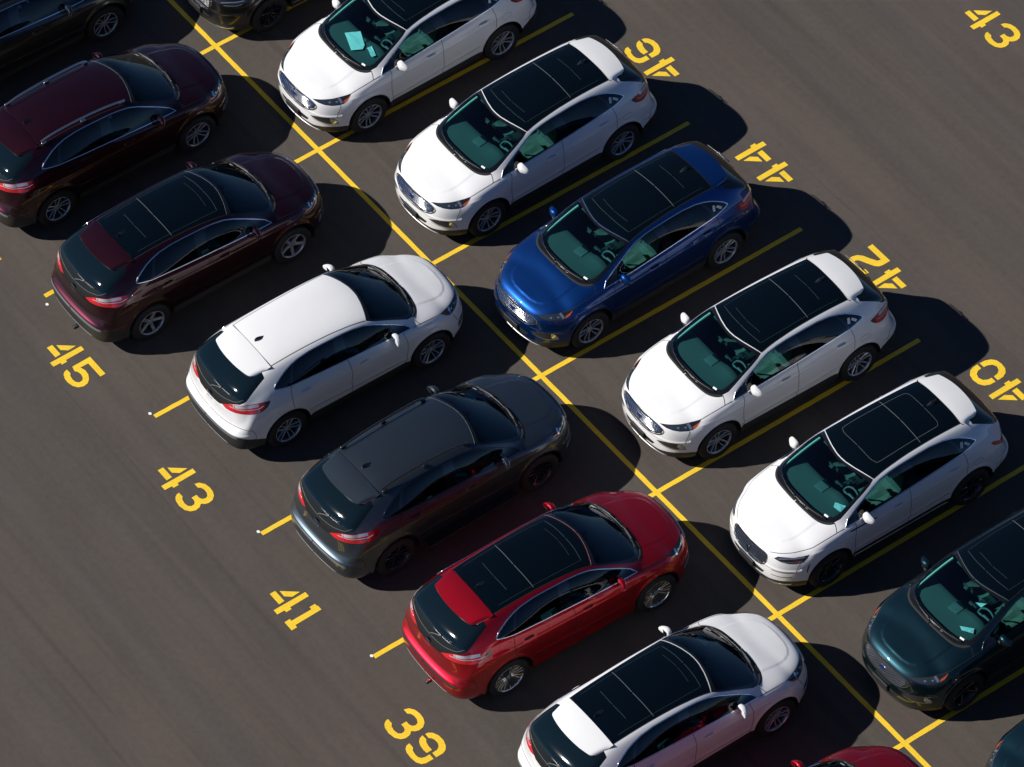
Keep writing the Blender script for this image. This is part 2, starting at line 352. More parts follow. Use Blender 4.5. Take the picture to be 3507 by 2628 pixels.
CLAD_S=[(1.03,.925,.44),(.5,.926,.435),(0,.926,.435),(-.5,.926,.435),(-1.03,.925,.44)]
CLAD_R=[(-1.83,.915,.46),(-1.95,.91,.50),(-2.05,.895,.555),(-2.17,.845,.60),(-2.246,.80,.625),(-2.30,.70,.64),(-2.345,.58,.645),(-2.385,.35,.645),(-2.40,.15,.645),(-2.402,0,.645)]
TGATE=[(-2.33,0,.745),(-2.32,.25,.745),(-2.29,.48,.765),(-2.235,.69,.79),(-2.20,.73,.86),(-2.16,.76,1.0),(-2.12,.78,1.10),(-2.05,.73,1.24),(-1.98,.70,1.31),(-1.88,.698,1.393),(-1.75,.68,1.468),(-1.62,.657,1.53),(-1.45,.60,1.60),(-1.445,0,1.665)]
ROOFG=[(.535,0,1.645),(.527,.12,1.644),(.487,.30,1.637),(.427,.48,1.617),(.365,.635,1.580),(.2,.628,1.62),(0,.610,1.645),(-.3,.590,1.665),(-.65,.578,1.672),(-1.0,.570,1.662),(-1.25,.565,1.648),(-1.44,.560,1.625),(-1.45,.3,1.66),(-1.455,0,1.666)]
def mirror_close(line,kind='x'): return line
def ell(xc,a,b,n=40,zc=.375,y=.95):
    return [(xc+a*math.cos(2*PI*i/n),y,zc+b*math.sin(2*PI*i/n)) for i in range(n)]
def reg_centre(line,step=.03,smooth=False):
    """polygon in uv for an outline that starts and ends on the centre plane"""
    L=uvline(line,step,False,smooth)
    L=[np.array(p) for p in L]
    def edge(p,q):
        # push the end over the border of the domain
        d=[p[0],NU-1-p[0],NV-1-p[1]]; k=int(np.argmin(d))
        return np.array([-.2,p[1]]) if k==0 else (np.array([NU-1+.2,p[1]]) if k==1 else np.array([p[0],NV-1+.2]))
    a=edge(L[0],0); b=edge(L[-1],0)
    out=[a]+L+[b]
    # walk round corners of the domain when the two ends lie on different borders
    def side(p): return 0 if p[0]<0 else (1 if p[0]>NU-1 else 2)
    sa,sb=side(a),side(b)
    if sa!=sb:
        if 0 in (sa,sb): out.append(np.array([-.2,NV-1+.2]))
        if 1 in (sa,sb): out.append(np.array([NU-1+.2,NV-1+.2]))
    return out
def arch_uv(xc):
    out=[]
    for i in range(37):
        a=PI*i/36
        x=xc+.435*math.cos(a); z=.375+.478*math.sin(a)
        out.append(near((x,.95,z))[2])
    b0,b1=out[-1],out[0]
    return out+[np.array([b0[0],-.3]),np.array([b1[0],-.3])]
def clad_uv():
    L=uvline(CLAD_F,.04)+uvline(CLAD_S,.1)+uvline(CLAD_R,.04)
    L=[np.array(p) for p in L]
    return [np.array([-.2,L[0][1]])]+L+[np.array([NU-1+.2,L[-1][1]]),np.array([NU-1+.2,-.3]),np.array([-.2,-.3])]
def poly(line,step=.03,smooth=False): return uvline(line,step,True,smooth)
# luxury-trim variant outlines
NHEAD=[(2.225,.52,.85),(2.19,.56,.895),(2.10,.645,.90),(2.005,.735,.902),(1.88,.80,.915),(1.783,.852,.935),(1.84,.858,.878),(1.913,.844,.828),(2.013,.793,.805),(2.10,.715,.805),(2.17,.62,.82)]
NGRILLE=[(2.325,0,.868),(2.315,.2,.867),(2.29,.36,.862),(2.285,.41,.82),(2.31,.40,.70),(2.335,.335,.62),(2.355,.2,.575),(2.36,0,.568)]
NTAIL=[(-2.292,0,.985),(-2.285,.3,.985),(-2.25,.52,.99),(-2.17,.70,1.0),(-2.03,.83,1.05),(-1.88,.87,1.15),(-1.83,.875,1.14),(-1.87,.892,1.085),(-1.95,.885,1.04),(-2.08,.83,.955),(-2.17,.74,.925),(-2.25,.55,.915),(-2.29,.3,.912),(-2.298,0,.912)]
SUNV=(-.76,-1.11,1.0); SUNE=5.0; SKY=.05; EXPO=.36

# ================================================================= materials
def newmat(name):
    m=bpy.data.materials.new(name); m.use_nodes=True; nt=m.node_tree
    b=nt.nodes['Principled BSDF']; return m,nt,b
def simple(name,col,rough=.5,metal=0,coat=0,spec=.5,emit=None):
    m,nt,b=newmat(name)
    b.inputs['Base Color'].default_value=(*col,1); b.inputs['Roughness'].default_value=rough; b.inputs['Metallic'].default_value=metal
    b.inputs['Coat Weight'].default_value=coat; b.inputs['Coat Roughness'].default_value=.03; b.inputs['Specular IOR Level'].default_value=spec
    return m
def paint(name,col,metal=0.0,rough=.4,flake=0.0,coat=1.0):
    m,nt,b=newmat(name); N=nt.nodes; L=nt.links
    b.inputs['Metallic'].default_value=metal; b.inputs['Roughness'].default_value=rough
    b.inputs['Coat Weight'].default_value=coat; b.inputs['Coat Roughness'].default_value=.02; b.inputs['Coat IOR'].default_value=1.5
    tc=N.new('ShaderNodeTexCoord')
    # very fine dust film and slight orange peel
    n1=N.new('ShaderNodeTexNoise'); n1.inputs['Scale'].default_value=3.0; n1.inputs['Detail'].default_value=5; n1.inputs['Roughness'].default_value=.6
    L.new(tc.outputs['Object'],n1.inputs['Vector'])
    mix=N.new('ShaderNodeMix'); mix.data_type='RGBA'; mix.inputs[0].default_value=.5
    d=.94 if metal<.1 else .86
    mix.inputs[6].default_value=(col[0]*d,col[1]*d,col[2]*d,1); mix.inputs[7].default_value=(*col,1)
    L.new(n1.outputs['Fac'],mix.inputs[0])
    src=mix.outputs[2]
    if flake>0:
        vo=N.new('ShaderNodeTexVoronoi'); vo.inputs['Scale'].default_value=900; L.new(tc.outputs['Object'],vo.inputs['Vector'])
        hs=N.new('ShaderNodeHueSaturation'); L.new(src,hs.inputs['Color'])
        mr=N.new('ShaderNodeMapRange'); mr.inputs[3].default_value=1-flake; mr.inputs[4].default_value=1+flake
        L.new(vo.outputs['Color'],mr.inputs[0]); L.new(mr.outputs[0],hs.inputs['Value']); src=hs.outputs['Color']
    L.new(src,b.inputs['Base Color'])
    # inside of the sheet metal is dark lining
    geo=N.new('ShaderNodeNewGeometry'); dk=N.new('ShaderNodeBsdfDiffuse'); dk.inputs['Color'].default_value=(.035,.035,.035,1)
    mx=N.new('ShaderNodeMixShader'); L.new(geo.outputs['Backfacing'],mx.inputs[0]); L.new(b.outputs[0],mx.inputs[1]); L.new(dk.outputs[0],mx.inputs[2])
    L.new(mx.outputs[0],N['Material Output'].inputs['Surface'])
    return m
def glass(name,tint,ior=1.5,boost=1.0):
    m,nt,b=newmat(name); N=nt.nodes; L=nt.links; N.remove(b)
    tr=N.new('ShaderNodeBsdfTransparent'); tr.inputs['Color'].default_value=(*tint,1)
    gl=N.new('ShaderNodeBsdfGlossy'); gl.inputs['Roughness'].default_value=.01; gl.inputs['Color'].default_value=(boost,boost,boost,1)
    fr=N.new('ShaderNodeFresnel'); fr.inputs['IOR'].default_value=ior
    mx=N.new('ShaderNodeMixShader'); L.new(fr.outputs[0],mx.inputs[0]); L.new(tr.outputs[0],mx.inputs[1]); L.new(gl.outputs[0],mx.inputs[2])
    L.new(mx.outputs[0],N['Material Output'].inputs['Surface'])
    return m
M={}
M['white']=paint('white_paint',(.74,.745,.75),0,.35)
M['burgundy']=paint('burgundy_paint',(.034,.002,.008),.85,.42,.25)
M['blue']=paint('blue_paint',(.001,.045,.22),.85,.40,.25)
M['grey']=paint('carbon_grey_paint',(.060,.080,.098),.85,.40,.30)
M['dkgrey']=paint('dark_slate_paint',(.035,.044,.050),.85,.40,.30)
M['red']=paint('red_paint',(.50,.002,.014),.85,.42,.25)
M['teal']=paint('dark_teal_paint',(.005,.028,.040),.85,.40,.30)
M['black']=paint('black_paint',(.006,.006,.007),0,.3)
M['cladding']=simple('black_plastic',(.018,.018,.019),.55)
M['gloss']=simple('gloss_black',(.006,.007,.008),.06,0,.6)
M['gap']=simple('gap_shadow_rubber',(.006,.006,.006),.8)
M['rubber']=simple('tyre_rubber',(.010,.010,.011),.75)
M['chrome']=simple('chrome',(.85,.86,.88),.07,1)
M['satin']=simple('satin_silver',(.55,.56,.57),.28,1)
M['alloy']=simple('alloy_wheel_silver',(.46,.49,.53),.25,.6)
M['blackwheel']=simple('black_wheel_lacquer',(.012,.012,.013),.2,0,.8)
M['barrel']=simple('wheel_barrel_grey',(.09,.09,.095),.4,.8)
M['brake']=simple('brake_disc_steel',(.10,.10,.10),.4,1)
M['glass_ws']=glass('windshield_teal_glass',(.38,.82,.84),1.48)
M['glass_side']=glass('front_side_glass',(.42,.80,.78),1.5)
M['glass_priv']=glass('privacy_glass',(.035,.06,.06),1.55)
M['roofglass']=simple('dark_roof_glass',(.001,.003,.005),.03,0,0,.45)
M['rearglass']=simple('dark_rear_glass',(.003,.008,.011),.03,0,0,.6)
M['line']=simple('roof_glass_seal',(.10,.11,.11),.35)
M['dash']=simple('dashboard_vinyl',(.075,.075,.075),.5)
M['seat']=simple('seat_fabric',(.050,.050,.052),.8)
M['seatcover']=simple('clear_plastic_seat_cover',(.13,.13,.11),.22,0,.6)
M['inner']=simple('interior_black',(.010,.010,.010),.7)
M['pillar']=simple('pillar_trim_light',(.50,.52,.42),.6)
M['lamp_dark']=simple('headlight_housing_black',(.012,.014,.018),.08,0,1)
M['lamp_clear']=simple('lamp_reflector',(.62,.66,.70),.12,.85,1)
M['amber']=simple('amber_indicator_lens',(.48,.075,.012),.12,0,1)
M['tailred']=simple('red_tail_lens',(.50,.012,.018),.10,0,1)
M['taildark']=simple('dark_red_tail_lens',(.08,.008,.010),.10,0,1)
M['tailclear']=simple('clear_tail_lens',(.50,.54,.60),.10,.3,1)
M['sticker']=simple('white_window_sticker',(.72,.74,.74),.6)
M['badgeblue']=simple('blue_badge_enamel',(.008,.03,.18),.12,0,1)
def paper_mat():
    m,nt,b=newmat('printed_paper'); N=nt.nodes; L=nt.links
    b.inputs['Roughness'].default_value=.7
    tc=N.new('ShaderNodeTexCoord'); w=N.new('ShaderNodeTexWave'); w.inputs['Scale'].default_value=14; w.inputs['Distortion'].default_value=3; w.inputs['Detail'].default_value=3
    L.new(tc.outputs['Object'],w.inputs['Vector']); cr=N.new('ShaderNodeValToRGB'); cr.color_ramp.elements[0].position=.02; cr.color_ramp.elements[0].color=(.62,.63,.62,1); cr.color_ramp.elements[1].position=.2; cr.color_ramp.elements[1].color=(.86,.87,.85,1)
    L.new(w.outputs['Color'],cr.inputs[0]); L.new(cr.outputs[0],b.inputs['Base Color']); return m
M['paper']=paper_mat()
def yellow_mat():
    m,nt,b=newmat('yellow_road_paint'); N=nt.nodes; L=nt.links
    b.inputs['Roughness'].default_value=.62; b.inputs['Specular IOR Level'].default_value=.3
    tc=N.new('ShaderNodeTexCoord'); geo=N.new('ShaderNodeNewGeometry')
    n1=N.new('ShaderNodeTexNoise'); n1.inputs['Scale'].default_value=55; n1.inputs['Detail'].default_value=6; n1.inputs['Roughness'].default_value=.7; L.new(geo.outputs['Position'],n1.inputs['Vector'])
    cr=N.new('ShaderNodeValToRGB'); e=cr.color_ramp.elements; e[0].position=.30; e[0].color=(.55,.36,.035,1); e[1].position=.52; e[1].color=(.84,.56,.030,1)
    L.new(n1.outputs['Fac'],cr.inputs[0])
    n2=N.new('ShaderNodeTexNoise'); n2.inputs['Scale'].default_value=2.2; n2.inputs['Detail'].default_value=3; L.new(geo.outputs['Position'],n2.inputs['Vector'])
    mr=N.new('ShaderNodeMapRange'); mr.inputs[1].default_value=.3; mr.inputs[2].default_value=.7; mr.inputs[3].default_value=.92; mr.inputs[4].default_value=1.04; L.new(n2.outputs['Fac'],mr.inputs[0])
    hs=N.new('ShaderNodeHueSaturation'); L.new(cr.outputs[0],hs.inputs['Color']); L.new(mr.outputs[0],hs.inputs['Value'])
    # worn pinholes where the aggregate shows through
    n3=N.new('ShaderNodeTexNoise'); n3.inputs['Scale'].default_value=140; n3.inputs['Detail'].default_value=2; L.new(geo.outputs['Position'],n3.inputs['Vector'])
    m3=N.new('ShaderNodeMapRange'); m3.inputs[1].default_value=.69; m3.inputs[2].default_value=.74; L.new(n3.outputs['Fac'],m3.inputs[0])
    mx=N.new('ShaderNodeMix'); mx.data_type='RGBA'; mx.inputs[7].default_value=(.09,.08,.07,1); L.new(m3.outputs[0],mx.inputs[0]); L.new(hs.outputs[0],mx.inputs[6])
    L.new(mx.outputs[2],b.inputs['Base Color'])
    bp=N.new('ShaderNodeBump'); bp.inputs['Strength'].default_value=.25; bp.inputs['Distance'].default_value=.004; L.new(n1.outputs['Fac'],bp.inputs['Height']); L.new(bp.outputs[0],b.inputs['Normal'])
    return m
M['yellow']=yellow_mat()
M['whitespot']=simple('white_survey_paint',(.8,.8,.78),.6)
def asphalt_mat():
    m,nt,b=newmat('asphalt'); N=nt.nodes; L=nt.links
    geo=N.new('ShaderNodeNewGeometry'); pos=geo.outputs['Position']
    def noise(scale,detail=4,rough=.55,vec=None,dist=0):
        n=N.new('ShaderNodeTexNoise'); n.inputs['Scale'].default_value=scale; n.inputs['Detail'].default_value=detail; n.inputs['Roughness'].default_value=rough; n.inputs['Distortion'].default_value=dist
        L.new(vec or pos,n.inputs['Vector']); return n.outputs['Fac']
    def rng(src,a,b_,c,d):
        r=N.new('ShaderNodeMapRange'); r.inputs[1].default_value=a; r.inputs[2].default_value=b_; r.inputs[3].default_value=c; r.inputs[4].default_value=d; L.new(src,r.inputs[0]); return r.outputs[0]
    def mul(a,b_):
        q=N.new('ShaderNodeMath'); q.operation='MULTIPLY'; L.new(a,q.inputs[0]); 
        if isinstance(b_,float): q.inputs[1].default_value=b_
        else: L.new(b_,q.inputs[1])
        return q.outputs[0]
    mp=N.new('ShaderNodeMapping'); mp.inputs['Scale'].default_value=(.05,1.0,1.0); L.new(pos,mp.inputs['Vector'])
    mp2=N.new('ShaderNodeMapping'); mp2.inputs['Scale'].default_value=(.035,1.0,1.0); mp2.inputs['Rotation'].default_value=(0,0,.035); mp2.inputs['Location'].default_value=(3,1.7,0); L.new(pos,mp2.inputs['Vector'])
    v=rng(noise(.55,4,.55),.3,.7,.94,1.05)
    # roller and tyre streaks along the aisle
    v=mul(v,rng(noise(1.1,5,.55,mp.outputs[0],.3),.32,.68,.93,1.07))
    v=mul(v,rng(noise(4.2,4,.6,mp2.outputs[0],.2),.36,.66,.93,1.06))
    # mottled mix
    v=mul(v,rng(noise(9,5,.6),.3,.7,.93,1.07))
    # aggregate grain
    v=mul(v,rng(noise(75,3,.7),.3,.7,.72,1.28))
    v=mul(v,rng(noise(210,2,.7),.3,.7,.80,1.2))
    # dark seam streaks
    w=noise(2.6,3,.5,mp2.outputs[0],.6); v=mul(v,rng(w,.62,.70,1.0,.86))
    # light dust specks
    vo=N.new('ShaderNodeTexVoronoi'); vo.inputs['Scale'].default_value=1.9; L.new(pos,vo.inputs['Vector'])
    sp=rng(vo.outputs['Distance'],.0,.018,2.6,1.0); 
    col=N.new('ShaderNodeMix'); col.data_type='RGBA'; col.inputs[6].default_value=(.076,.062,.053,1); col.inputs[7].default_value=(.068,.060,.053,1)
    L.new(rng(noise(.8,4,.6,mp.outputs[0]),.4,.6,0,1),col.inputs[0])
    hs=N.new('ShaderNodeHueSaturation'); L.new(col.outputs[2],hs.inputs['Color']); L.new(mul(v,sp),hs.inputs['Value'])
    L.new(hs.outputs['Color'],b.inputs['Base Color'])
    b.inputs['Roughness'].default_value=.82; b.inputs['Specular IOR Level'].default_value=.25
    bp=N.new('ShaderNodeBump'); bp.inputs['Strength'].default_value=.35; bp.inputs['Distance'].default_value=.006; L.new(noise(120,3,.7),bp.inputs['Height']); L.new(bp.outputs[0],b.inputs['Normal'])
    return m
M['asphalt']=asphalt_mat()

# ================================================================= car kit
KIT={}
def add(kit,name,me,mat,parent=None,loc=None,rot=None,label=None,key=None):
    kit.append(dict(name=name,me=me,mat=mat,parent=parent,loc=loc,rot=rot,label=label,key=key)); return len(kit)-1

# ---- wheels
def tyre_mesh(R=.375,rr=.243,w=.235):
    h=w/2; prof=[(-h+.02,rr),(-h,rr+.025),(-h-.004,(R+rr)/2),(-h+.008,R-.022),(-h+.03,R-.004),(-h*.4,R),(h*.4,R),(h-.03,R-.004),(h-.008,R-.022),(h+.004,(R+rr)/2),(h,rr+.025),(h-.006,rr+.006),(h-.02,rr)]
    mb=MB().lathe([(a,b) for a,b in prof],56)
    # tread grooves and sidewall ring
    for g in (-.05,0,.05): mb.lathe([(g-.004,R+.0012),(g+.004,R+.0012)],56)
    return mb.mesh('tyre')
def rim_parts(kind,rr=.243,w=.235):
    h=w/2; lip=MB(); lip.lathe([(h-.022,rr+.002),(h-.004,rr+.004),(h-.001,rr-.003),(h-.006,rr-.012),(h-.03,rr-.018)],64)
    bar=MB(); bar.lathe([(h-.03,rr-.018),(h-.07,rr-.034),(-.03,rr-.045),(-h+.01,rr-.02)],48)
    sp=MB()
    def bar_sp(ang,o0,o1,w0,w1,r0,r1,y0,y1,th=.03,twist=0):
        ca,sa=math.cos(ang),math.sin(ang)
        vs=[];n=7
        for i in range(n):
            t=i/(n-1); r=r0+(r1-r0)*t; o=o0+(o1-o0)*t+twist*math.sin(PI*t); ww=w0+(w1-w0)*t; y=y0+(y1-y0)*(t**1.5)
            for q,dy in ((-.5,-th),(-.5,-.006),(-.28,0),(.28,0),(.5,-.006),(.5,-th)):
                xx,zz=r,o+q*ww
                vs.append((xx*ca-zz*sa,y+dy,xx*sa+zz*ca))
        fs=[]
        for i in range(n-1):
            for k in range(5): a=i*6+k; fs.append((a,a+6,a+7,a+1))
        sp.add(vs,fs)
    nb=5; yh=h-.045; yl=h-.012
    if kind=='split':
        for k in range(5):
            a=2*PI*k/5+PI/2
            for sgn in (-1,1): bar_sp(a,sgn*.021,sgn*.046,.020,.022,.052,rr-.010,yh,yl,.035,sgn*.004)
    elif kind=='five':
        for k in range(5):
            a=2*PI*k/5+PI/2+.2; bar_sp(a,0,0,.060,.052,.045,rr-.012,yh,yl,.035); bar_sp(a,0,0,.018,.012,.06,rr-.03,yh+.004,yl+.004,.01)
    elif kind=='multi':
        for k in range(10):
            a=2*PI*k/10+PI/2
            for sgn in (-1,1): bar_sp(a+sgn*.115,0,sgn*.010,.026,.060,.050,rr-.012,yh,yl-.004,.035)
            bar_sp(a,0,0,.010,.020,.05,rr-.012,yh-.01,yl-.012,.02)
    elif kind=='fan':
        for k in range(5):
            a=2*PI*k/5+PI/2
            for sgn in (-1,1): bar_sp(a+sgn*.18,0,sgn*.02,.030,.020,.05,rr-.012,yh,yl,.035,sgn*.018)
            bar_sp(a+PI/5,0,0,.014,.022,.05,rr-.012,yh-.012,yl-.01,.03)
    sp.lathe([(yh-.03,.062),(yh-.004,.060),(yh,.050),(yh-.002,.036)],30)
    cap=MB(); cap.lathe([(yh-.004,.036),(yh+.004,.034),(yh+.007,.022),(yh+.008,.001)],24)
    for k in range(5):
        a=2*PI*k/5+PI/2+PI/5; cx,cz=.05*math.cos(a),.05*math.sin(a); cap.lathe([(yh-.01,.009),(yh+.003,.008),(yh+.004,.001)],8,c=(cx,0,cz))
    disc=MB(); disc.lathe([(-.02,.005),(-.02,.165),(-.035,.165),(-.035,.005)],36); disc.box((.115,-.02,.06),(.07,.07,.13),bev=.01)
    back=MB(); back.lathe([(-.05,.005),(-.05,rr-.03)],24)
    return dict(lip=lip.mesh('rim_lip',auto=60),bar=bar.mesh('wheel_barrel'),sp=sp.mesh('spokes',auto=35),cap=cap.mesh('hub_cap',auto=40),disc=disc.mesh('brake_disc',auto=30),back=back.mesh('inner_barrel'))
TY18=tyre_mesh(); TY20=tyre_mesh(.378,.270)
RIMS={k:rim_parts(k,.270 if k=='multi' else .243) for k in ('split','five','multi','fan')}

# ---- interior
def interior(kit):
    db=MB()
    # dashboard: lofted top that follows the windshield base
    rows=[]
    for y in np.linspace(-.80,.80,25):
        e=1-.16*(abs(y)/.8)**3
        hood=.045*math.exp(-((y-.37)/.19)**4); cs=.012*math.exp(-(y/.16)**4)
        rows.append([(1.27*e,y,1.175-.02*(abs(y)/.8)**2),(1.12*e,y,1.165),(.98,y,1.160+.4*cs),(.86,y,1.155+cs+.6*hood),(.78-.3*hood,y,1.150+cs+hood),(.745-.3*hood,y,1.125+hood*.9),(.76,y,1.05),(.80,y,.93),(.84,y,.80)])
    vs=[p for r in rows for p in r]; m=9
    db.add(vs,[(i*m+j,i*m+j+1,(i+1)*m+j+1,(i+1)*m+j) for i in range(24) for j in range(m-1)])
    d=add(kit,'dashboard',db.mesh('dashboard'),'dash')
    sc=MB().box((.905,0,1.171),(.16,.19,.012),Euler_((0,.02,.10)),bev=.004); add(kit,'speaker_cover',sc.mesh('speaker_cover',auto=30),'trimlt',parent=d)
    vt=MB().box((.80,.0,1.172),(.035,.17,.02),bev=.004); vt.box((.745,.0,1.09),(.02,.24,.10),bev=.006); add(kit,'centre_display',vt.mesh('centre_display',auto=30),'gloss',parent=d)
    vv=MB()
    for y in (-.70,-.16,.16,.70): vv.box((.752,y,1.085),(.02,.11,.05),bev=.006)
    add(kit,'air_vent',vv.mesh('air_vent',auto=30),'satin',parent=d)
    sw=MB(); pts=[]
    for i in range(33):
        a=2*PI*i/32; u,v=.185*math.cos(a),.185*math.sin(a); pts.append((.60-.42*v*.9+0,.37+u,1.03+v*.80))
    sw.tube(pts,.016,8); sw.box((.60,.37,1.02),(.05,.15,.10),Euler_((0,-.5,0)),bev=.015); sw.box((.60,.28,1.03),(.02,.18,.03),Euler_((0,-.5,0))); sw.box((.60,.46,1.03),(.02,.18,.03),Euler_((0,-.5,0))); sw.tube([(.60,.37,1.0),(.80,.37,.93)],.03)
    add(kit,'steering_wheel',sw.mesh('steering_wheel',auto=40),'trimlt')
    def seat(y,w=.50,x=.0):
        s=MB(); s.box((x+.0,y,.66),(.52,w,.14),Euler_((0,-.08,0)),bev=.05); s.box((x-.33,y,.93),(.15,w*.98,.60),Euler_((0,-.28,0)),taper=.86,bev=.05); s.box((x-.46,y,1.30),(.09,.25,.16),Euler_((0,-.15,0)),bev=.035)
        s.box((x-.30,y+.21,.93),(.12,.07,.5),Euler_((0,-.28,0)),bev=.03); s.box((x-.30,y-.21,.93),(.12,.07,.5),Euler_((0,-.28,0)),bev=.03)
        return s.mesh('seat',auto=50)
    for y in (.37,-.37):
        si=add(kit,'seat',seat(y),'seat',key='seat')
        # crumpled clear dust cover over the seat
        rnd=random.Random(5+int(y>0)); mb=MB(); nn=9
        g=[]
        for i in range(nn):
            for j in range(7):
                t=i/(nn-1); q=(j/6-.5)
                if t<.5: px,pz=.26-.52*(t*2),.745+.02*rnd.random()
                else: px,pz=-.235-.19*((t-.5)*2),.76+.44*((t-.5)*2)
                g.append((px+.03*rnd.random(),y+q*.5+.02*rnd.uniform(-1,1),pz+.03*rnd.random()))
        mb.add(g,[(i*7+j,(i+1)*7+j,(i+1)*7+j+1,i*7+j+1) for i in range(nn-1) for j in range(6)])
        add(kit,'seat_cover',mb.mesh('seat_cover',smooth=False),'seatcover',parent=si,key='cover')
    rs=MB(); rs.box((-.92,0,.66),(.50,1.30,.14),bev=.05); rs.box((-1.23,0,.95),(.14,1.30,.58),Euler_((0,-.3,0)),taper=.95,bev=.05)
    for y in (-.42,0,.42): rs.box((-1.35,y,1.27),(.08,.24,.13),bev=.03)
    add(kit,'rear_seat',rs.mesh('rear_seat',auto=50),'seat')
    co=MB(); co.box((.25,0,.72),(.90,.20,.22),bev=.03); co.box((.62,0,.86),(.30,.19,.16),Euler_((0,.5,0)),bev=.03); co.box((.35,.02,.86),(.06,.04,.10),bev=.015)
    c=add(kit,'centre_console',co.mesh('centre_console',auto=40),'inner')
    cc=MB().box((.50,0,.842),(.20,.13,.012),bev=.003); cc.box((.24,-.05,.834),(.07,.07,.01)); cc.box((.24,.05,.834),(.07,.07,.01)); add(kit,'console_trim',cc.mesh('console_trim',auto=30),'satin',parent=c)
    fl=MB(); fl.box((-.35,0,.42),(2.3,1.6,.22)); fl.box((1.75,0,.62),(.80,1.10,.60)); fl.box((0,0,.32),(4.2,1.18,.18)); fl.box((1.02,0,.70),(.06,1.60,.70)); fl.box((-1.85,0,.60),(.70,1.10,.44)); fl.box((-1.60,0,.86),(.5,1.3,.10))
    for sx in (1,-1):
        for s in (1,-1): fl.box((1.42*sx,s*.60,.58),(1.0,.03,.62))
    add(kit,'underbody',fl.mesh('underbody',smooth=False),'inner')
    wl=MB()
    for xc in (1.42,-1.42):
        for s in (1,-1):
            vs=[];n=24
            for i in range(n+1):
                a=-.15+(PI+.3)*i/n
                for y in (.60,.905): vs.append((xc+.46*math.cos(a),s*y,.375+.505*math.sin(a)))
            wl.add(vs,[(2*i,2*i+1,2*i+3,2*i+2) for i in range(n)])
    add(kit,'wheel_well_liner',wl.mesh('wheel_well_liner'),'inner')
    dp=MB()
    for s in (1,-1): dp.box((.28,s*.83,.86),(.90,.06,.56),bev=.02); dp.box((-.68,s*.83,.87),(.85,.06,.58),bev=.02); dp.box((.25,s*.775,.93),(.45,.07,.06),bev=.02); dp.box((-.70,s*.775,.95),(.4,.07,.06),bev=.02)
    add(kit,'door_panel',dp.mesh('door_panel',auto=40),'inner')
    mi=MB(); mi.box((.66,0,1.47),(.03,.24,.065),Euler_((0,.2,0)),bev=.012); mi.tube([(.67,0,1.50),(.70,0,1.545)],.012); mi.box((.70,0,1.515),(.07,.08,.06),Euler_((0,.5,0)),bev=.01)
    add(kit,'interior_mirror',mi.mesh('interior_mirror',auto=40),'inner')
    hg=MB().add([(.60,-.035,1.43),(.60,.035,1.43),(.60,0,1.36)],[(0,1,2)]); add(kit,'mirror_tag',hg.mesh('mirror_tag'),'paper')
    sv=MB()
    for y in (.33,-.33): sv.box((.42,y,1.545),(.17,.32,.015),Euler_((0,.28,0)),bev=.006)
    add(kit,'sun_visor',sv.mesh('sun_visor',auto=40),'seat')
def Euler_(e):
    from mathutils import Euler
    return Euler(e)
M['trimlt']=simple('speaker_cover_grey',(.10,.10,.10),.6)

def mirror_meshes():
    bm=bmesh.new(); bmesh.ops.create_uvsphere(bm,u_segments=28,v_segments=16,radius=1)
    up=MB()
    vs=[]
    for v in bm.verts:
        x,y,z=v.co
        f=lambda q,p: math.copysign(abs(q)**p,q)
        x,y,z=f(x,.8),f(y,.75),f(z,.8)
        k=1-.28*max(0,y)            # narrows to the outer tip
        X=.715+x*.075*k+(.03 if x<0 else 0)*0; Y=.985+y*.120; Z=1.185+z*.080*k-.012*y
        if x<-.35: X=.715-.35*.075*k-(abs(x)-.35)*.01
        vs.append((X-.03*max(0,y),Y,Z))
    for i,v in enumerate(bm.verts): v.co=Vector(vs[i])
    bm.verts.index_update()
    capF=[[v.index for v in f.verts] for f in bm.faces if f.calc_center_median().z>1.150]
    lowF=[[v.index for v in f.verts] for f in bm.faces if f.calc_center_median().z<=1.150]
    V=[v.co.copy() for v in bm.verts]; bm.free()
    def sub(F,name):
        used=sorted({i for f in F for i in f}); mp={a:i for i,a in enumerate(used)}
        return mk_mesh(name,[V[a] for a in used],[[mp[i] for i in f] for f in F])
    cap=sub(capF,'mirror_cap'); low=sub(lowF,'mirror_base')
    st=MB().box((.755,.895,1.125),(.07,.09,.05),Euler_((.35,0,0)),bev=.012).mesh('mirror_arm',auto=40)
    gl=MB().box((.683,.985,1.185),(.006,.165,.105),bev=.002).mesh('mirror_glass',auto=30)
    return cap,low,st,gl

def spoiler_mesh(w=.585,back=0.0):
    mb=MB(); ys=np.linspace(-1,1,41); vs=[];ns=11
    for t in ys:
        a=abs(t)
        y=t*w*(1+.02*(1-a))
        xe=-1.885+.10*a**2.2+.16*max(0,(a-.86)/.14)**2+back            # trailing edge sweeps forward at the corners
        zf=1.672-.045*a**2.2; ze=1.602-.035*a**2-.03*max(0,(a-.86)/.14)**2
        row=[]
        for s in np.linspace(0,1,7):
            x=-1.448+(xe+1.448)*s; z=zf+(ze-zf)*(s**1.35)
            yy=y*(1-.045*s)
            row.append((x,yy,z))
        row.append((xe-.004,y*.955,ze-.012)); row.append((xe+.012,y*.95,ze-.030)); row.append((xe+.10,y*.95,ze-.040)); row.append((-1.62,y*.97,1.54-.01*a))
        vs+=row
    m=ns; fs=[(i*m+j,(i+1)*m+j,(i+1)*m+j+1,i*m+j+1) for i in range(len(ys)-1) for j in range(m-1)]
    fs.append(tuple(range(m))); fs.append(tuple((len(ys)-1)*m+j for j in range(m))[::-1])
    mb.add(vs,fs); return mb.mesh('spoiler',auto=38)

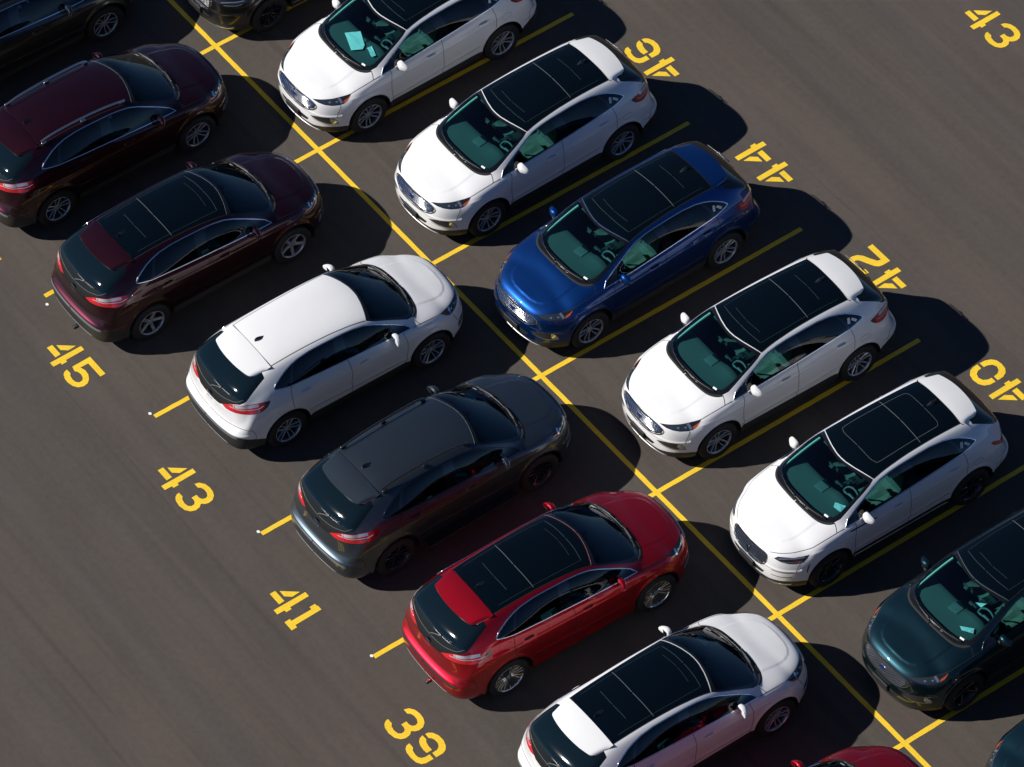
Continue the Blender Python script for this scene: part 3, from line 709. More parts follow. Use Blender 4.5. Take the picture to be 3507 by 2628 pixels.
def text_mesh(txt,size,depth=.002):
    cu=bpy.data.curves.new(txt,'FONT'); cu.body=txt; cu.size=size; cu.extrude=depth; cu.align_x='CENTER'; cu.align_y='CENTER'; cu.space_character=1.25
    o=bpy.data.objects.new('tmp',cu); COL.objects.link(o); dg=bpy.context.evaluated_depsgraph_get(); me=bpy.data.meshes.new_from_object(o.evaluated_get(dg))
    bpy.data.objects.remove(o); return me

def build_kit(kind):
    """kind: 'std' crossover or 'lux' crossover with the fine-mesh grille"""
    kit=[]; lux=kind=='lux'
    head=poly(NHEAD if lux else HEADL); grille=reg_centre(NGRILLE if lux else GRILLE); tail=reg_centre(NTAIL) if lux else poly(TAIL)
    regs=[('drop',arch_uv(1.42)),('drop',arch_uv(-1.42)),('fwin',poly(FWIN)),('rwin',poly(RWIN)),('qwin',poly(QWIN)),('frame',poly(DLO)),
      ('windshield',reg_centre(WSI)),('frit',reg_centre(WSO)),('roofpanel',reg_centre(ROOFG)),('rearglass',reg_centre(RGL))]
    if lux: regs+=[('tail',tail),('head',head),('grille',grille)]
    else: regs+=[('tailw',poly(TAILW)),('taild',poly(TAILD)),('tail',tail),('garnish',reg_centre(RBLK)),('amber',poly(AMBER)),('hlin',poly(HLIN)),('head',head),('grille',grille),('foglamp',poly(FOGL)),('fog',poly(FOG))]
    regs+=[('lowgrille',reg_centre(LOWG)),('clad',clad_uv()),('hood',reg_centre(HOOD)),('fdoor',poly(FDOOR)),('rdoor',poly(RDOOR)),('tailgate',reg_centre(TGATE))]
    P,N,R=cut_shell(regs)
    sm=lambda k,n,side='both',off=0: shell_mesh(P,N,R[k],n,side,off)
    add(kit,'body_shell',sm('body','body_shell'),'PAINT')
    add(kit,'hood',sm('hood','hood'),'PAINT')
    tg=add(kit,'tailgate',sm('tailgate','tailgate'),'PAINT')
    for side in 'LR':
        s=1 if side=='L' else -1
        for k,nm,hx,hz in (('fdoor','front_door',.09,1.035),('rdoor','rear_door',-1.03,1.115)):
            d=add(kit,nm,sm(k,nm,side),'PAINT')
            p,n,_=near((hx,.94,hz))
            h=MB(); h.tube([p+n*.004+np.array([-.085,0,-.003]),p+n*.022+np.array([-.06,0,0]),p+n*.026,p+n*.022+np.array([.06,0,.003]),p+n*.004+np.array([.085,0,.003])],[.010,.014,.014,.014,.010],8)
            hm=h.mesh('handle'); add(kit,'handle',hm if s>0 else flip(hm),'HANDLE',parent=d)
        fr=add(kit,'window_frame',sm('frame','window_frame',side),'gloss')
        add(kit,'front_window',sm('fwin','front_window',side),'glass_side',parent=fr)
        add(kit,'rear_window',sm('rwin','rear_window',side),'glass_priv',parent=fr)
        add(kit,'quarter_window',sm('qwin','quarter_window',side),'glass_priv',parent=fr)
        hl=add(kit,'headlight',sm('head','headlight',side,.0015),'lamp_dark')
        if not lux:
            add(kit,'headlight_lens',sm('hlin','headlight_lens',side,.0015),'lamp_dark2',parent=hl)
            add(kit,'indicator',sm('amber','indicator',side,.0015),'amber',parent=hl)
            pr=MB()
            for q in ((2.05,.675,.912),(1.955,.745,.920)):
                p,n,_=near(q); o=p+n*.003
                a=np.cross(n,[0,0,1]);a/=np.linalg.norm(a);b=np.cross(n,a)
                ring=[o+a*.022*math.cos(t)+b*.016*math.sin(t) for t in np.linspace(0,2*PI,17)[:-1]]
                pr.add(ring+[o+n*.004],[(i,(i+1)%16,16) for i in range(16)])
            pm=pr.mesh('projector'); add(kit,'projector',pm if s>0 else flip(pm),'lamp_clear',parent=hl)
            p4=ribbon([(1.905,.728,.968),(1.90,.77,.945),(1.895,.815,.905)],.045,.002,'reflector',off=.003); add(kit,'reflector',p4 if s>0 else flip(p4),'lamp_clear',parent=hl)
            tl=add(kit,'taillight',sm('tail','taillight',side,.002),'tailred')
            add(kit,'reversing_lens',sm('tailw','reversing_lens',side,.002),'tailclear',parent=tl)
            add(kit,'taillight_tip',sm('taild','taillight_tip',side,.002),'taildark',parent=tl)
            r1=ribbon([(-2.19,.48,1.105),(-2.12,.62,1.125),(-2.02,.75,1.13),(-1.90,.83,1.135),(-1.80,.86,1.165)],.010,.003,'tail_strip',off=.003); add(kit,'light_strip',r1 if s>0 else flip(r1),'tailclear',parent=tl)
            r2=ribbon([(-2.155,.565,1.185),(-2.15,.59,1.13),(-2.155,.61,1.07)],.012,.003,'tail_divider',off=.003); add(kit,'divider',r2 if s>0 else flip(r2),'satin',parent=tl)
            fg=add(kit,'fog_light_pocket',sm('fog','fog_light_pocket',side),'cladding')
            add(kit,'fog_light',sm('foglamp','fog_light',side,.002),'lamp_clear',parent=fg)
            r3=ribbon([(2.30,.475,.545),(2.20,.68,.512),(2.09,.79,.505),(2.02,.832,.50)],.012,.006,'fog_trim'); add(kit,'fog_trim',r3 if s>0 else flip(r3),'satin',parent=fg)
        else:
            r1=ribbon([(2.19,.575,.86),(2.08,.67,.875),(1.96,.765,.885),(1.85,.825,.90)],.022,.004,'light_bar',off=.003); add(kit,'light_bar',r1 if s>0 else flip(r1),'lamp_clear',parent=hl)
            r2=ribbon([(2.17,.625,.825),(2.08,.705,.825),(1.98,.785,.83),(1.90,.83,.85)],.020,.004,'light_bar',off=.003); add(kit,'light_bar',r2 if s>0 else flip(r2),'satin',parent=hl)
            for z0 in (.60,.50):
                r3=ribbon([(2.27,.52,z0+.01),(2.18,.68,z0+.02),(2.08,.80,z0+.03)],.012,.002,'bumper_groove',off=.001); add(kit,'bumper_groove',r3 if s>0 else flip(r3),'gap')
            r4=ribbon([(1.04,.935,1.045),(.8,.94,1.05),(.52,.945,1.04)],.026,.006,'fender_vent'); add(kit,'fender_vent',r4 if s>0 else flip(r4),'gloss')
            r5=ribbon([(1.86,.895,.60),(1.845,.90,.70),(1.81,.91,.78)],.022,.003,'arch_vent'); add(kit,'arch_vent',r5 if s>0 else flip(r5),'gap')
        cap,low,st,gl=MIR
        mp=add(kit,'door_mirror',cap if s>0 else CAPR,'MIRROR')
        add(kit,'mirror_base',low if s>0 else LOWR,'cladding',parent=mp); add(kit,'mirror_arm',st if s>0 else STR,'cladding',parent=mp); add(kit,'mirror_glass',gl if s>0 else GLR,'chrome',parent=mp)
        tr=ribbon([(x,y+.004,z) for x,y,z in DLO],.020,.007,'window_trim',closed=True,smooth=False,step=.02)
        add(kit,'window_trim',tr if s>0 else flip(tr),'TRIM')
        pr=MB(); pts=dense([(1.16,.665,1.215),(1.0,.668,1.275),(.80,.655,1.36),(.60,.635,1.445),(.47,.612,1.505)],.05); pr.tube([p-np.array([0,.0,.022]) for p in pts],.020,6)
        pm=pr.mesh('pillar_trim'); add(kit,'pillar_trim',pm if s>0 else flip(pm),'pillar')
        wb=MB()
        wp=MB()
        stc=MB()
    if lux:
        tl=add(kit,'taillight_bar',sm('tail','taillight_bar','both',.002),'tailred')
    else:
        g=add(kit,'tailgate_garnish',sm('garnish','tailgate_garnish'),'gloss',parent=tg)
    rg=add(kit,'rear_glass',sm('rearglass','rear_glass'),'rearglass')
    ln=ribbon([(-2.05,.664,1.30),(-2.13,.58,1.237),(-2.18,.468,1.207),(-2.225,.33,1.182),(-2.25,.166,1.167),(-2.26,0.01,1.162)],.008,.003,'glass_edge',both=True); add(kit,'glass_edge',ln,'line',parent=rg)
    ws=add(kit,'windshield',sm('windshield','windshield'),'glass_ws')
    add(kit,'windshield_border',sm('frit','windshield_border'),'gloss',parent=ws)
    # header seal
    hs=ribbon([(.552,.01,1.643),(.543,.12,1.642),(.503,.30,1.635),(.443,.48,1.615),(.378,.638,1.578)],.007,.003,'header_seal',both=True); add(kit,'header_seal',hs,'line',parent=ws)
    cw=ribbon([(1.425,.01,1.19),(1.42,.2,1.188),(1.395,.45,1.174),(1.352,.585,1.168),(1.285,.672,1.166),(1.205,.728,1.178)],.045,.012,'cowl_panel',both=True,prof=[(-.5,0),(-.4,.5),(0,.6),(.4,.5),(.5,0)]); add(kit,'cowl_panel',cw,'gap')
    rp=add(kit,'roof_panel',sm('roofpanel','roof_panel'),'ROOF')
    dv=ribbon([(-.655,.01,1.72),(-.65,.25,1.70),(-.645,.54,1.68)],.009,.003,'roof_glass_divider',both=True); add(kit,'roof_glass_divider',dv,'line',parent=rp,key='pano')
    if lux:
        ol=MB()
        o1=ribbon([(.20,.01,1.68),(.20,.32,1.66),(.17,.41,1.66),(.10,.455,1.66),(-.5,.445,1.68),(-1.02,.43,1.67),(-1.09,.40,1.67),(-1.12,.33,1.67),(-1.125,.01,1.68)],.006,.002,'roof_glass_outline',both=True); add(kit,'roof_glass_outline',o1,'line',parent=rp,key='pano')
    else:
        o1=ribbon([(.33,.01,1.68),(.32,.25,1.67),(.28,.50,1.64)],.008,.003,'roof_glass_outline',both=True); add(kit,'roof_glass_outline',o1,'linedk',parent=rp,key='pano')
        o2=ribbon([(.28,.50,1.64),(-.2,.505,1.67),(-.62,.50,1.69),(-1.30,.485,1.66)],.006,.003,'roof_glass_channel',both=True); add(kit,'roof_glass_channel',o2,'linedk',parent=rp,key='pano')
        o3=ribbon([(.17,.33,1.68),(.19,.15,1.69),(.20,.01,1.69)],.006,.002,'sunshade_edge',both=True); add(kit,'sunshade_edge',o3,'linedk',parent=rp,key='pano')
        o4=ribbon([(-1.02,.33,1.69),(-1.03,.01,1.70)],.008,.002,'sunshade_edge',both=True); add(kit,'sunshade_edge',o4,'linedk',parent=rp,key='pano')
    rf=ribbon([(.36,.632,1.58),(.1,.616,1.64),(-.3,.590,1.665),(-.65,.578,1.672),(-1.0,.570,1.662),(-1.44,.560,1.625)],.010,.0018,'roof_ditch',both=True,off=.001); add(kit,'roof_ditch',rf,'gap')
    sp=add(kit,'spoiler',SPO,'PAINT')
    sg=ribbon([(-1.447,.01,1.666),(-1.445,.3,1.66),(-1.435,.555,1.627),(-1.475,.592,1.605)],.012,.002,'spoiler_gap',both=True,off=.001); add(kit,'spoiler_gap',sg,'gap')
    # grille
    gr=add(kit,'grille',sm('grille','grille'),'gap')
    if lux:
        mb=MB()
        for iz in range(13):
            for iy in range(-13,14):
                y=iy*.029+(.0145 if iz%2 else 0); z=.585+iz*.022
                lim=.355+(z-.6)*.16
                if abs(y)>lim or abs(y)<-1: continue
                p,n,_=near((2.33,abs(y),z)); 
                if y<0: p=p*[1,-1,1]; n=n*[1,-1,1]
                o=p+n*.004; a=np.array([-n[1],n[0],0.]);a/=np.linalg.norm(a);b=np.cross(n,a)
                mb.add([o+a*.010,o+b*.008,o-a*.010,o-b*.008,o+n*.007],[(0,1,4),(1,2,4),(2,3,4),(3,0,4)])
        add(kit,'grille_mesh',mb.mesh('grille_mesh',smooth=False),'MESH',parent=gr)
        fr=ribbon([(2.322,.01,.872),(2.31,.2,.871),(2.286,.365,.866),(2.28,.415,.82),(2.305,.405,.70),(2.33,.34,.615),(2.352,.2,.57),(2.358,.01,.562)],.020,.010,'grille_surround',both=True); add(kit,'grille_surround',fr,'chrome',parent=gr)
        e=MB(); e.box((2.36,0,.71),(.012,.055,.14),bev=.004); e.box((2.364,0,.71),(.012,.02,.16),bev=.003); add(kit,'badge',e.mesh('badge',auto=30),'chrome',parent=gr)
        lp=ribbon([(2.37,.01,.30),(2.345,.3,.30),(2.29,.5,.31),(2.20,.66,.33),(2.08,.78,.36)],.045,.012,'lower_lip',both=True); add(kit,'lower_lip',lp,'chrome')
        sk=ribbon([(.95,.93,.36),(0,.935,.36),(-.95,.93,.36)],.022,.008,'sill_trim',both=True); add(kit,'sill_trim',sk,'chrome')
        bd=ribbon([(-2.29,.25,.955),(-2.295,.12,.955),(-2.298,.01,.955)],.016,.004,'tail_lettering',both=True); add(kit,'tail_badge',bd,'chrome')
    else:
        mb=[]
        bars=[(.873,.44,.024),(.835,.50,.024),(.797,.49,.024),(.759,.465,.024),(.721,.415,.022)]
        for i,(z,yl,w) in enumerate(bars):
            b_=ribbon([(2.33,.01,z),(2.32,yl*.4,z),(2.30,yl*.8,z+.002),(2.265,yl,z+.004)],w,.012,'grille_bar',both=True,prof=[(-.5,0),(-.45,.6),(-.1,1),(.35,.7),(.5,.1)]); add(kit,'grille_bar',b_,'chrome',parent=gr,key='bars')
        vb=MB()
        # small uprights between the bars
        for k in range(-9,10):
            y=k*.052
            if abs(y)<.07: continue
            for z in (.854,.816,.778,.740):
                if abs(y)>.46-(.854-z)*.5: continue
                p,n,_=near((2.32,abs(y),z)); 
                if y<0: p=p*[1,-1,1]; n=n*[1,-1,1]
                vb.box(p+n*.002,(.010,.016,.020))
        add(kit,'grille_upright',vb.mesh('grille_upright',smooth=False),'satin',parent=gr,key='bars')
        hm=MB()
        for iz in range(11):
            for iy in range(-15,16):
                y=iy*.032+(.016 if iz%2 else 0); z=.685+iz*.021
                lim=.40+(z-.68)*.75 if z<.82 else .50-(z-.82)*.6
                if abs(y)>lim: continue
                p,n,_=near((2.33,abs(y),z))
                if y<0: p=p*[1,-1,1]; n=n*[1,-1,1]
                o=p+n*.003; a=np.array([-n[1],n[0],0.]);a/=np.linalg.norm(a);b=np.cross(n,a)
                hm.add([o+a*.010,o+b*.007,o-a*.010,o-b*.007,o+n*.006],[(0,1,4),(1,2,4),(2,3,4),(3,0,4)])
        add(kit,'grille_mesh',hm.mesh('grille_mesh',smooth=False),'satin',parent=gr,key='mesh')
        fr=ribbon([(2.312,.01,.918),(2.306,.18,.914),(2.276,.365,.901),(2.254,.46,.876),(2.240,.535,.836),(2.258,.515,.765),(2.308,.418,.697),(2.34,.275,.664),(2.352,.01,.653)],.020,.010,'grille_surround',both=True); add(kit,'grille_surround',fr,'SURR',parent=gr)
        e=MB()
        p,n,_=near((2.33,.0,.80))
        for (ry,rz,off,kk) in ((.072,.034,.018,0),):
            ring=[(p[0]+off,ry*math.cos(t),.80+rz*math.sin(t)) for t in np.linspace(0,2*PI,33)[:-1]]; back=[(p[0]-.005,y_,z_) for _,y_,z_ in ring]
            e.add(ring+back,[tuple(range(32))]+[(i,(i+1)%32,32+(i+1)%32,32+i) for i in range(32)])
        bd=add(kit,'badge',e.mesh('badge',auto=30),'chrome',parent=gr,key='badge')
        e2=MB(); ring=[(p[0]+.0195,.064*math.cos(t),.80+.027*math.sin(t)) for t in np.linspace(0,2*PI,33)[:-1]]; e2.add(ring,[tuple(range(32))])
        add(kit,'badge_face',e2.mesh('badge_face',smooth=False),'badgeblue',parent=gr)
        # rear badge and letters
        e3=MB(); ring=[(-2.302,.060*math.cos(t),1.075+.026*math.sin(t)) for t in np.linspace(0,2*PI,33)[:-1]]; e3.add(ring,[tuple(range(32))[::-1]]); e3.v=[(v[0]-.005,v[1],v[2]) for v in e3.v]
        add(kit,'rear_badge',e3.mesh('rear_badge',smooth=False),'badgechrome',parent=tg)
        tx=text_mesh('EDGE',.050); tx.transform(Matrix.Translation((float(near((-2.3,.02,.965))[0][0])-.003,0,.965))@Matrix.Rotation(-PI/2,4,'Z')@Matrix.Rotation(PI/2,4,'X')); add(kit,'tailgate_lettering',tx,'chrome',parent=tg)
        lp=ribbon([(2.372,.01,.285),(2.36,.2,.285),(2.33,.36,.288),(2.28,.48,.292),(2.22,.60,.30)],.032,.012,'lower_lip',both=True); add(kit,'lower_lip',lp,'LIP')
        rb=ribbon([(-2.41,.01,.615),(-2.405,.2,.615),(-2.375,.45,.612),(-2.33,.62,.605),(-2.27,.74,.59)],.055,.006,'bumper_step',both=True); add(kit,'bumper_step',rb,'REARSTEP')
        rl=ribbon([(-2.42,.01,.36),(-2.40,.3,.36),(-2.36,.55,.36)],.008,.004,'diffuser_trim',both=True); add(kit,'diffuser_trim',rl,'bumpergrey')
    # seams
    seams=[[(2.245,.425,.922),(2.158,.545,.941),(2.07,.626,.955),(1.978,.69,.967),(1.86,.751,.99),(1.78,.79,1.006),(1.70,.822,1.022),(1.60,.838,1.048),(1.483,.852,1.073),(1.36,.861,1.092),(1.262,.865,1.104),(1.12,.873,1.118)],
      [(1.262,.865,1.104),(1.225,.80,1.142),(1.205,.735,1.18)],
      [(.93,.877,1.138),(.91,.90,1.10),(.945,.955,.95),(.945,.945,.75),(.925,.93,.56),(.905,.925,.44)],
      [(-.175,.874,1.222),(-.165,.91,1.16),(-.155,.955,.95),(-.165,.93,.7),(-.15,.925,.44)],
      [(-1.265,.857,1.288),(-1.297,.92,1.14),(-1.30,.945,1.0),(-1.285,.952,.862)],
      [(-2.335,.01,.745),(-2.32,.25,.745),(-2.29,.48,.765),(-2.235,.69,.79),(-2.15,.83,.785),(-2.07,.89,.76),(-2.03,.90,.66),(-2.02,.90,.56)],
      [(2.035,.83,.64),(2.0,.845,.74),(1.95,.84,.83),(1.93,.825,.875)]]
    mb=MB()
    for s_ in seams:
        me=ribbon(s_,.0085,.0015,'panel_gap',both=True,off=.0012,smooth=True)
        o=len(mb.v); mb.v+=[tuple(v.co) for v in me.vertices]; mb.f+=[tuple(o+i for i in p.vertices) for p in me.polygons]
    add(kit,'panel_gap',mb.mesh('panel_gap'),'gap')
    fd=[(-1.62,.92,1.0),(-1.56,.93,1.04),(-1.50,.93,1.05),(-1.44,.935,1.03),(-1.43,.94,.97),(-1.48,.94,.93),(-1.56,.935,.93),(-1.62,.93,.95)]
    add(kit,'fuel_door',ribbon(fd,.005,.0015,'fuel_door',off=.0012,closed=True),'gapsoft')
    add(kit,'lower_cladding',sm('clad','lower_cladding'),'CLAD')
    add(kit,'lower_grille',sm('lowgrille','lower_grille'),'gap')
    pl=MB().box((2.385,0,.475),(.03,.36,.125),bev=.006); add(kit,'plate_holder',pl.mesh('plate_holder',auto=30),'cladding')
    # wipers
    def wiper(pts,arm):
        w=MB(); Q=[near((x,abs(y),z)) for x,y,z in dense(pts,.05)]; line=[]
        for (p,n,_),q in zip(Q,dense(pts,.05)):
            sg_=1 if q[1]>=0 else -1; line.append(p*[1,sg_,1]+n*[1,sg_,1]*.022)
        w.tube(line,.009,6,.7)
        Q=[near((x,abs(y),z)) for x,y,z in dense(arm,.05)]; line=[]
        for (p,n,_),q in zip(Q,dense(arm,.05)):
            sg_=1 if q[1]>=0 else -1; line.append(p*[1,sg_,1]+n*[1,sg_,1]*.034)
        w.tube(line,.011,6,.8); return w.mesh('wiper')
    add(kit,'wiper',wiper([(1.30,.52,1.23),(1.355,.30,1.22),(1.375,.10,1.215),(1.372,-.10,1.217)],[(1.27,.60,1.20),(1.33,.42,1.21),(1.37,.20,1.21)]),'wiperm')
    add(kit,'wiper',wiper([(1.365,-.14,1.22),(1.345,-.34,1.225),(1.30,-.52,1.23)],[(1.375,-.05,1.21),(1.37,-.20,1.215),(1.345,-.36,1.22)]),'wiperm')
    if not lux:
        add(kit,'rear_wiper',wiper([(-2.20,-.015,1.32),(-2.19,-.25,1.31),(-2.14,-.475,1.30)],[(-2.25,-.01,1.22),(-2.21,-.12,1.27),(-2.19,-.24,1.31)]),'wiperlt')
    an=MB()
    vs=[];fs=[]
    for i,t in enumerate(np.linspace(0,1,9)):
        L_=.17; x=-1.20-L_*t; hh=.012+.058*math.sin(PI*min(1,t*1.02)*.62)**1.5*(1 if t<.93 else .75); ww=.034*math.sin(PI*(.12+.80*t))
        p,_,_=near((x,0,1.7)); z0=p[2]-.004
        for q,r in ((-1,0),(-.62,.62),(0,1),(.62,.62),(1,0)): vs.append((x,q*ww,z0+hh*r))
    for i in range(8):
        for k in range(4): a=i*5+k; fs.append((a,a+5,a+6,a+1))
    fs+=[(0,1,2,3,4),(40,44,43,42,41)][:2]
    an.add(vs,fs); add(kit,'antenna_fin',an.mesh('antenna_fin',auto=50),'FIN')
    ib=MB()
    for s in (1,-1):
        pts=dense([(.27,s*.600,1.66),(.10,s*.592,1.705),(-.3,s*.573,1.735),(-.7,s*.562,1.74),(-1.1,s*.553,1.722),(-1.38,s*.545,1.672)],.08)
        rad=[.013]+[.019]*(len(pts)-2)+[.013]; ib_=MB(); ib_.tube(pts,rad,10,.8)
        for x in (.24,-.55,-1.34):
            p,_,_=near((x,.57,1.68)); ib_.box((x,s*.575,p[2]+.018),(.09,.03,.05),bev=.008)
        add(kit,'roof_rail',ib_.mesh('roof_rail',auto=40),'RAIL',key='rails')
    sb=MB(); 
    for s in (1,-1):
        sb.box((0,s*1.0,.36),(1.75,.16,.035),bev=.012)
        for x in (-.6,0,.6): sb.box((x,s*.90,.34),(.05,.2,.03))
    add(kit,'side_step',sb.mesh('side_step',auto=40),'blackwheel',key='steps')
    ht=MB().box((-2.44,-.16,.30),(.10,.06,.06),bev=.008); add(kit,'tow_hitch',ht.mesh('tow_hitch',auto=40),'blackwheel',key='hitch')
    # stickers on the driver-side quarter glass
    st=MB()
    for (x,z,dx,dz,r) in ((-1.285,1.405,.050,.125,.25),(-1.385,1.375,.050,.115,-.75)):
        vs=[]
        for a,b in ((-1,-1),(1,-1),(1,1),(-1,1)):
            X=x+(a*dx*math.cos(r)-b*dz*math.sin(r))/2*1.0; Z=z+(a*dx*math.sin(r)+b*dz*math.cos(r))/2
            Pp,nn,_=near((X,.80,Z)); vs.append(Pp+nn*.003)
        st.add(vs,[(0,1,2,3)])
    add(kit,'window_sticker',st.mesh('window_sticker',smooth=False),'sticker',key='stickers')
    vl=MB()
    Pp=[near(q) for q in ((1.26,.53,1.22),(1.24,.60,1.21),(1.215,.595,1.225),(1.235,.525,1.235))]; vl.add([p+n*.003 for p,n,_ in Pp],[(0,1,2,3)])
    add(kit,'vin_label',vl.mesh('vin_label',smooth=False),'sticker')
    interior(kit)
    return kit
M['lamp_dark2']=simple('headlight_inner',(.035,.045,.06),.08,.3,1)
M['linedk']=simple('roof_glass_line_dark',(.030,.045,.050),.3)
M['gapsoft']=simple('fuel_door_gap',(.18,.18,.19),.6)
M['wiperm']=simple('wiper_black',(.020,.020,.020),.35)
M['wiperlt']=simple('wiper_satin',(.10,.10,.10),.25)
M['badgechrome']=simple('rear_badge_blue',(.05,.09,.22),.10,.6,1)
M['finblack']=simple('antenna_fin_black',(.025,.027,.030),.25)
M['bumpergrey']=simple('bumper_step_grey',(.11,.115,.12),.45)
MIR=mirror_meshes(); CAPR,LOWR,STR,GLR=[flip(m) for m in MIR]; SPO=spoiler_mesh()
KITS={'std':build_kit('std'),'lux':build_kit('lux')}

def tag(o,label=None,cat=None,group=None,kind=None):
    if label: o['label']=label
    if cat: o['category']=cat
    if group: o['group']=group
    if kind: o['kind']=kind
    return o
def link_obj(name,me,mat,parent=None,loc=None,rot=None):
    o=bpy.data.objects.new(name,me); COL.objects.link(o)
    if len(me.materials)==0: me.materials.append(None)
    o.material_slots[0].link='OBJECT'; o.material_slots[0].material=mat
    if parent is not None: o.parent=parent
    if loc is not None: o.location=loc
    if rot is not None: o.rotation_euler=rot
    return o
GROUP='crossovers parked in two facing rows'
def make_car(label,x,y,facing,color,kind='std',pano=True,wheel='split',wheelmat='alloy',trim='chrome',rails=None,fin='FIN',mesh=False,steps=False,hitch=False,stickers=False,cover=True,clad='cladding',handle=None,mirror=None,yaw=0.0,surr='chrome',step='bumpergrey',lip='satin',steer=0):
    root=bpy.data.objects.new('parked_car',None); COL.objects.link(root); root.empty_display_size=.3
    root.location=(x,y,0); root.rotation_euler=(0,0,(PI/2 if facing>0 else -PI/2)+yaw)
    tag(root,label,'car',GROUP)
    mats={'PAINT':M[color],'ROOF':M['roofglass'] if pano else M[color],'HANDLE':M[handle or color],'MIRROR':M[mirror or color],'TRIM':M[trim],'CLAD':M[clad],'MESH':M['chrome'] if color=='white' else M['satin'],
          'SURR':M[surr],'LIP':M[lip],'REARSTEP':M[step],'FIN':M['finblack'],'RAIL':M[rails] if rails else None}
    objs=[]
    for it in KITS[kind]:
        k=it['key']
        if (k=='pano' and not pano) or (k=='rails' and not rails) or (k=='steps' and not steps) or (k=='hitch' and not hitch) or (k=='stickers' and not stickers) or (k=='bars' and mesh) or (k=='mesh' and not mesh) or (k=='cover' and not cover):
            objs.append(None); continue
        par=objs[it['parent']] if it['parent'] is not None else root
        o=link_obj(it['name'],it['me'],mats.get(it['mat']) or M[it['mat']],par)
        objs.append(o)
    ty=TY20 if wheel=='multi' else TY18; rp=RIMS[wheel]
    for xc in (1.4245,-1.4245):
        for s in (1,-1):
            w=bpy.data.objects.new('wheel',None); COL.objects.link(w); w.parent=root; w.empty_display_size=.1
            a=steer if xc>0 else 0
            w.location=(xc,s*.822,.376); w.rotation_euler=(0,0,(0 if s>0 else PI)+a)
            rr=random.Random(hash((round(x,2),xc,s))).uniform(0,1.2)
            link_obj('tyre',ty,M['rubber'],w)
            for nm,key,mt in (('rim','lip',wheelmat),('wheel_barrel','bar','barrel'),('spokes','sp',wheelmat),('hub_cap','cap','gloss' if wheelmat=='blackwheel' else 'alloy'),('brake_disc','disc','brake'),('inner_barrel','back','inner')):
                o=link_obj(nm,rp[key],M[mt],w)
                if key in ('sp','cap'): o.rotation_euler=(0,rr,0)
    return root

# ================================================================= the row of cars
# upper row faces -Y, lower row faces +Y
make_car('white crossover with dark glass roof and large white papers on its dashboard',-7.229,2.385,-1,'white',yaw=.016,stickers=True)
make_car('white crossover with dark glass roof, by number 46, just above the blue car',-4.016,2.593,-1,'white',yaw=.019,stickers=True)
make_car('bright blue crossover with dark glass roof and silver wheels',-.947,2.456,-1,'blue',yaw=.024,stickers=True,steer=-.04)
make_car('white crossover with dark glass roof, by number 42, just below the blue car',2.316,2.707,-1,'white',yaw=-.022,stickers=True)
make_car('white crossover with fine mesh grille, rounded sunroof outline and dark wheels',5.496,2.477,-1,'white','lux',wheel='fan',wheelmat='blackwheel',yaw=-.016,stickers=True)
make_car('very dark teal crossover with black mesh grille and black wheels at the right edge',8.687,2.604,-1,'teal',wheel='five',wheelmat='blackwheel',trim='gloss',mesh=True,surr='teal',step='teal',lip='teal')
make_car('dark teal crossover showing only its front corner at the bottom right',11.85,2.45,-1,'teal')
make_car('black luxury crossover with glinting mesh grille at the top edge',-10.302,2.428,-1,'black','lux',wheel='fan',wheelmat='blackwheel',trim='gloss')
make_car('dark slate crossover with silver wheels in the top left corner',-11.869,-2.84,1,'dkgrey')
make_car('dark burgundy crossover with painted roof and chrome roof rails',-8.644,-3.047,1,'burgundy',pano=False,rails='satin',yaw=.005)
make_car('burgundy crossover with dark glass roof and five-spoke wheels, by number 45',-5.494,-3.212,1,'burgundy',wheel='five',yaw=.003,hitch=True)
make_car('white crossover with plain white roof and small black antenna fin',-2.155,-2.713,1,'white',pano=False,yaw=-.010)
make_car('charcoal grey crossover with painted roof, black roof rails and black wheels',1.087,-2.866,1,'grey',pano=False,rails='blackwheel',wheel='split',wheelmat='blackwheel',trim='gloss',yaw=.013,steps=True,clad='grey',step='satin',lip='grey')
make_car('bright red crossover with dark glass roof and chrome multi-spoke wheels',4.191,-2.847,1,'red',wheel='multi',wheelmat='chrome',yaw=-.015,clad='red',step='red',hitch=True,lip='chrome')
make_car('white crossover with dark glass roof, cut off by the bottom edge',7.312,-2.882,1,'white')
make_car('red crossover showing only its hood tip at the bottom edge',10.60,-2.85,1,'red')

# papers lying on dashboards
def sheet(label,car,pts,z=1.172,group=None):
    cx,cy,f,yaw=car; a=(PI/2 if f>0 else -PI/2)+yaw; rnd=random.Random(len(label))
    n=len(pts); mx=sum(p[0] for p in pts)/n; my=sum(p[1] for p in pts)/n
    bm=bmesh.new(); vs=[bm.verts.new((p[0]-mx,p[1]-my,0)) for p in pts]; bm.faces.new(vs)
    bmesh.ops.triangulate(bm,faces=bm.faces[:]); bmesh.ops.subdivide_edges(bm,edges=bm.edges[:],cuts=3,use_grid_fill=True)
    for v in bm.verts: v.co.z=.010*math.sin(9*v.co.x+rnd.random())+.008*math.cos(11*v.co.y+1)
    ext=bmesh.ops.extrude_face_region(bm,geom=bm.faces[:]); bmesh.ops.translate(bm,verts=[g for g in ext['geom'] if isinstance(g,bmesh.types.BMVert)],vec=(0,0,.0012))
    bmesh.ops.recalc_face_normals(bm,faces=bm.faces[:])
    me=bpy.data.meshes.new('paper_sheet'); bm.to_mesh(me); bm.free(); me.materials.append(M['paper'])
    o=bpy.data.objects.new('paper_sheet',me); COL.objects.link(o)
    o.location=(cx+mx*math.cos(a)-my*math.sin(a),cy+mx*math.sin(a)+my*math.cos(a),z+.022); o.rotation_euler=(0,0,a)
    tag(o,label,'paper','papers left on the dashboards')
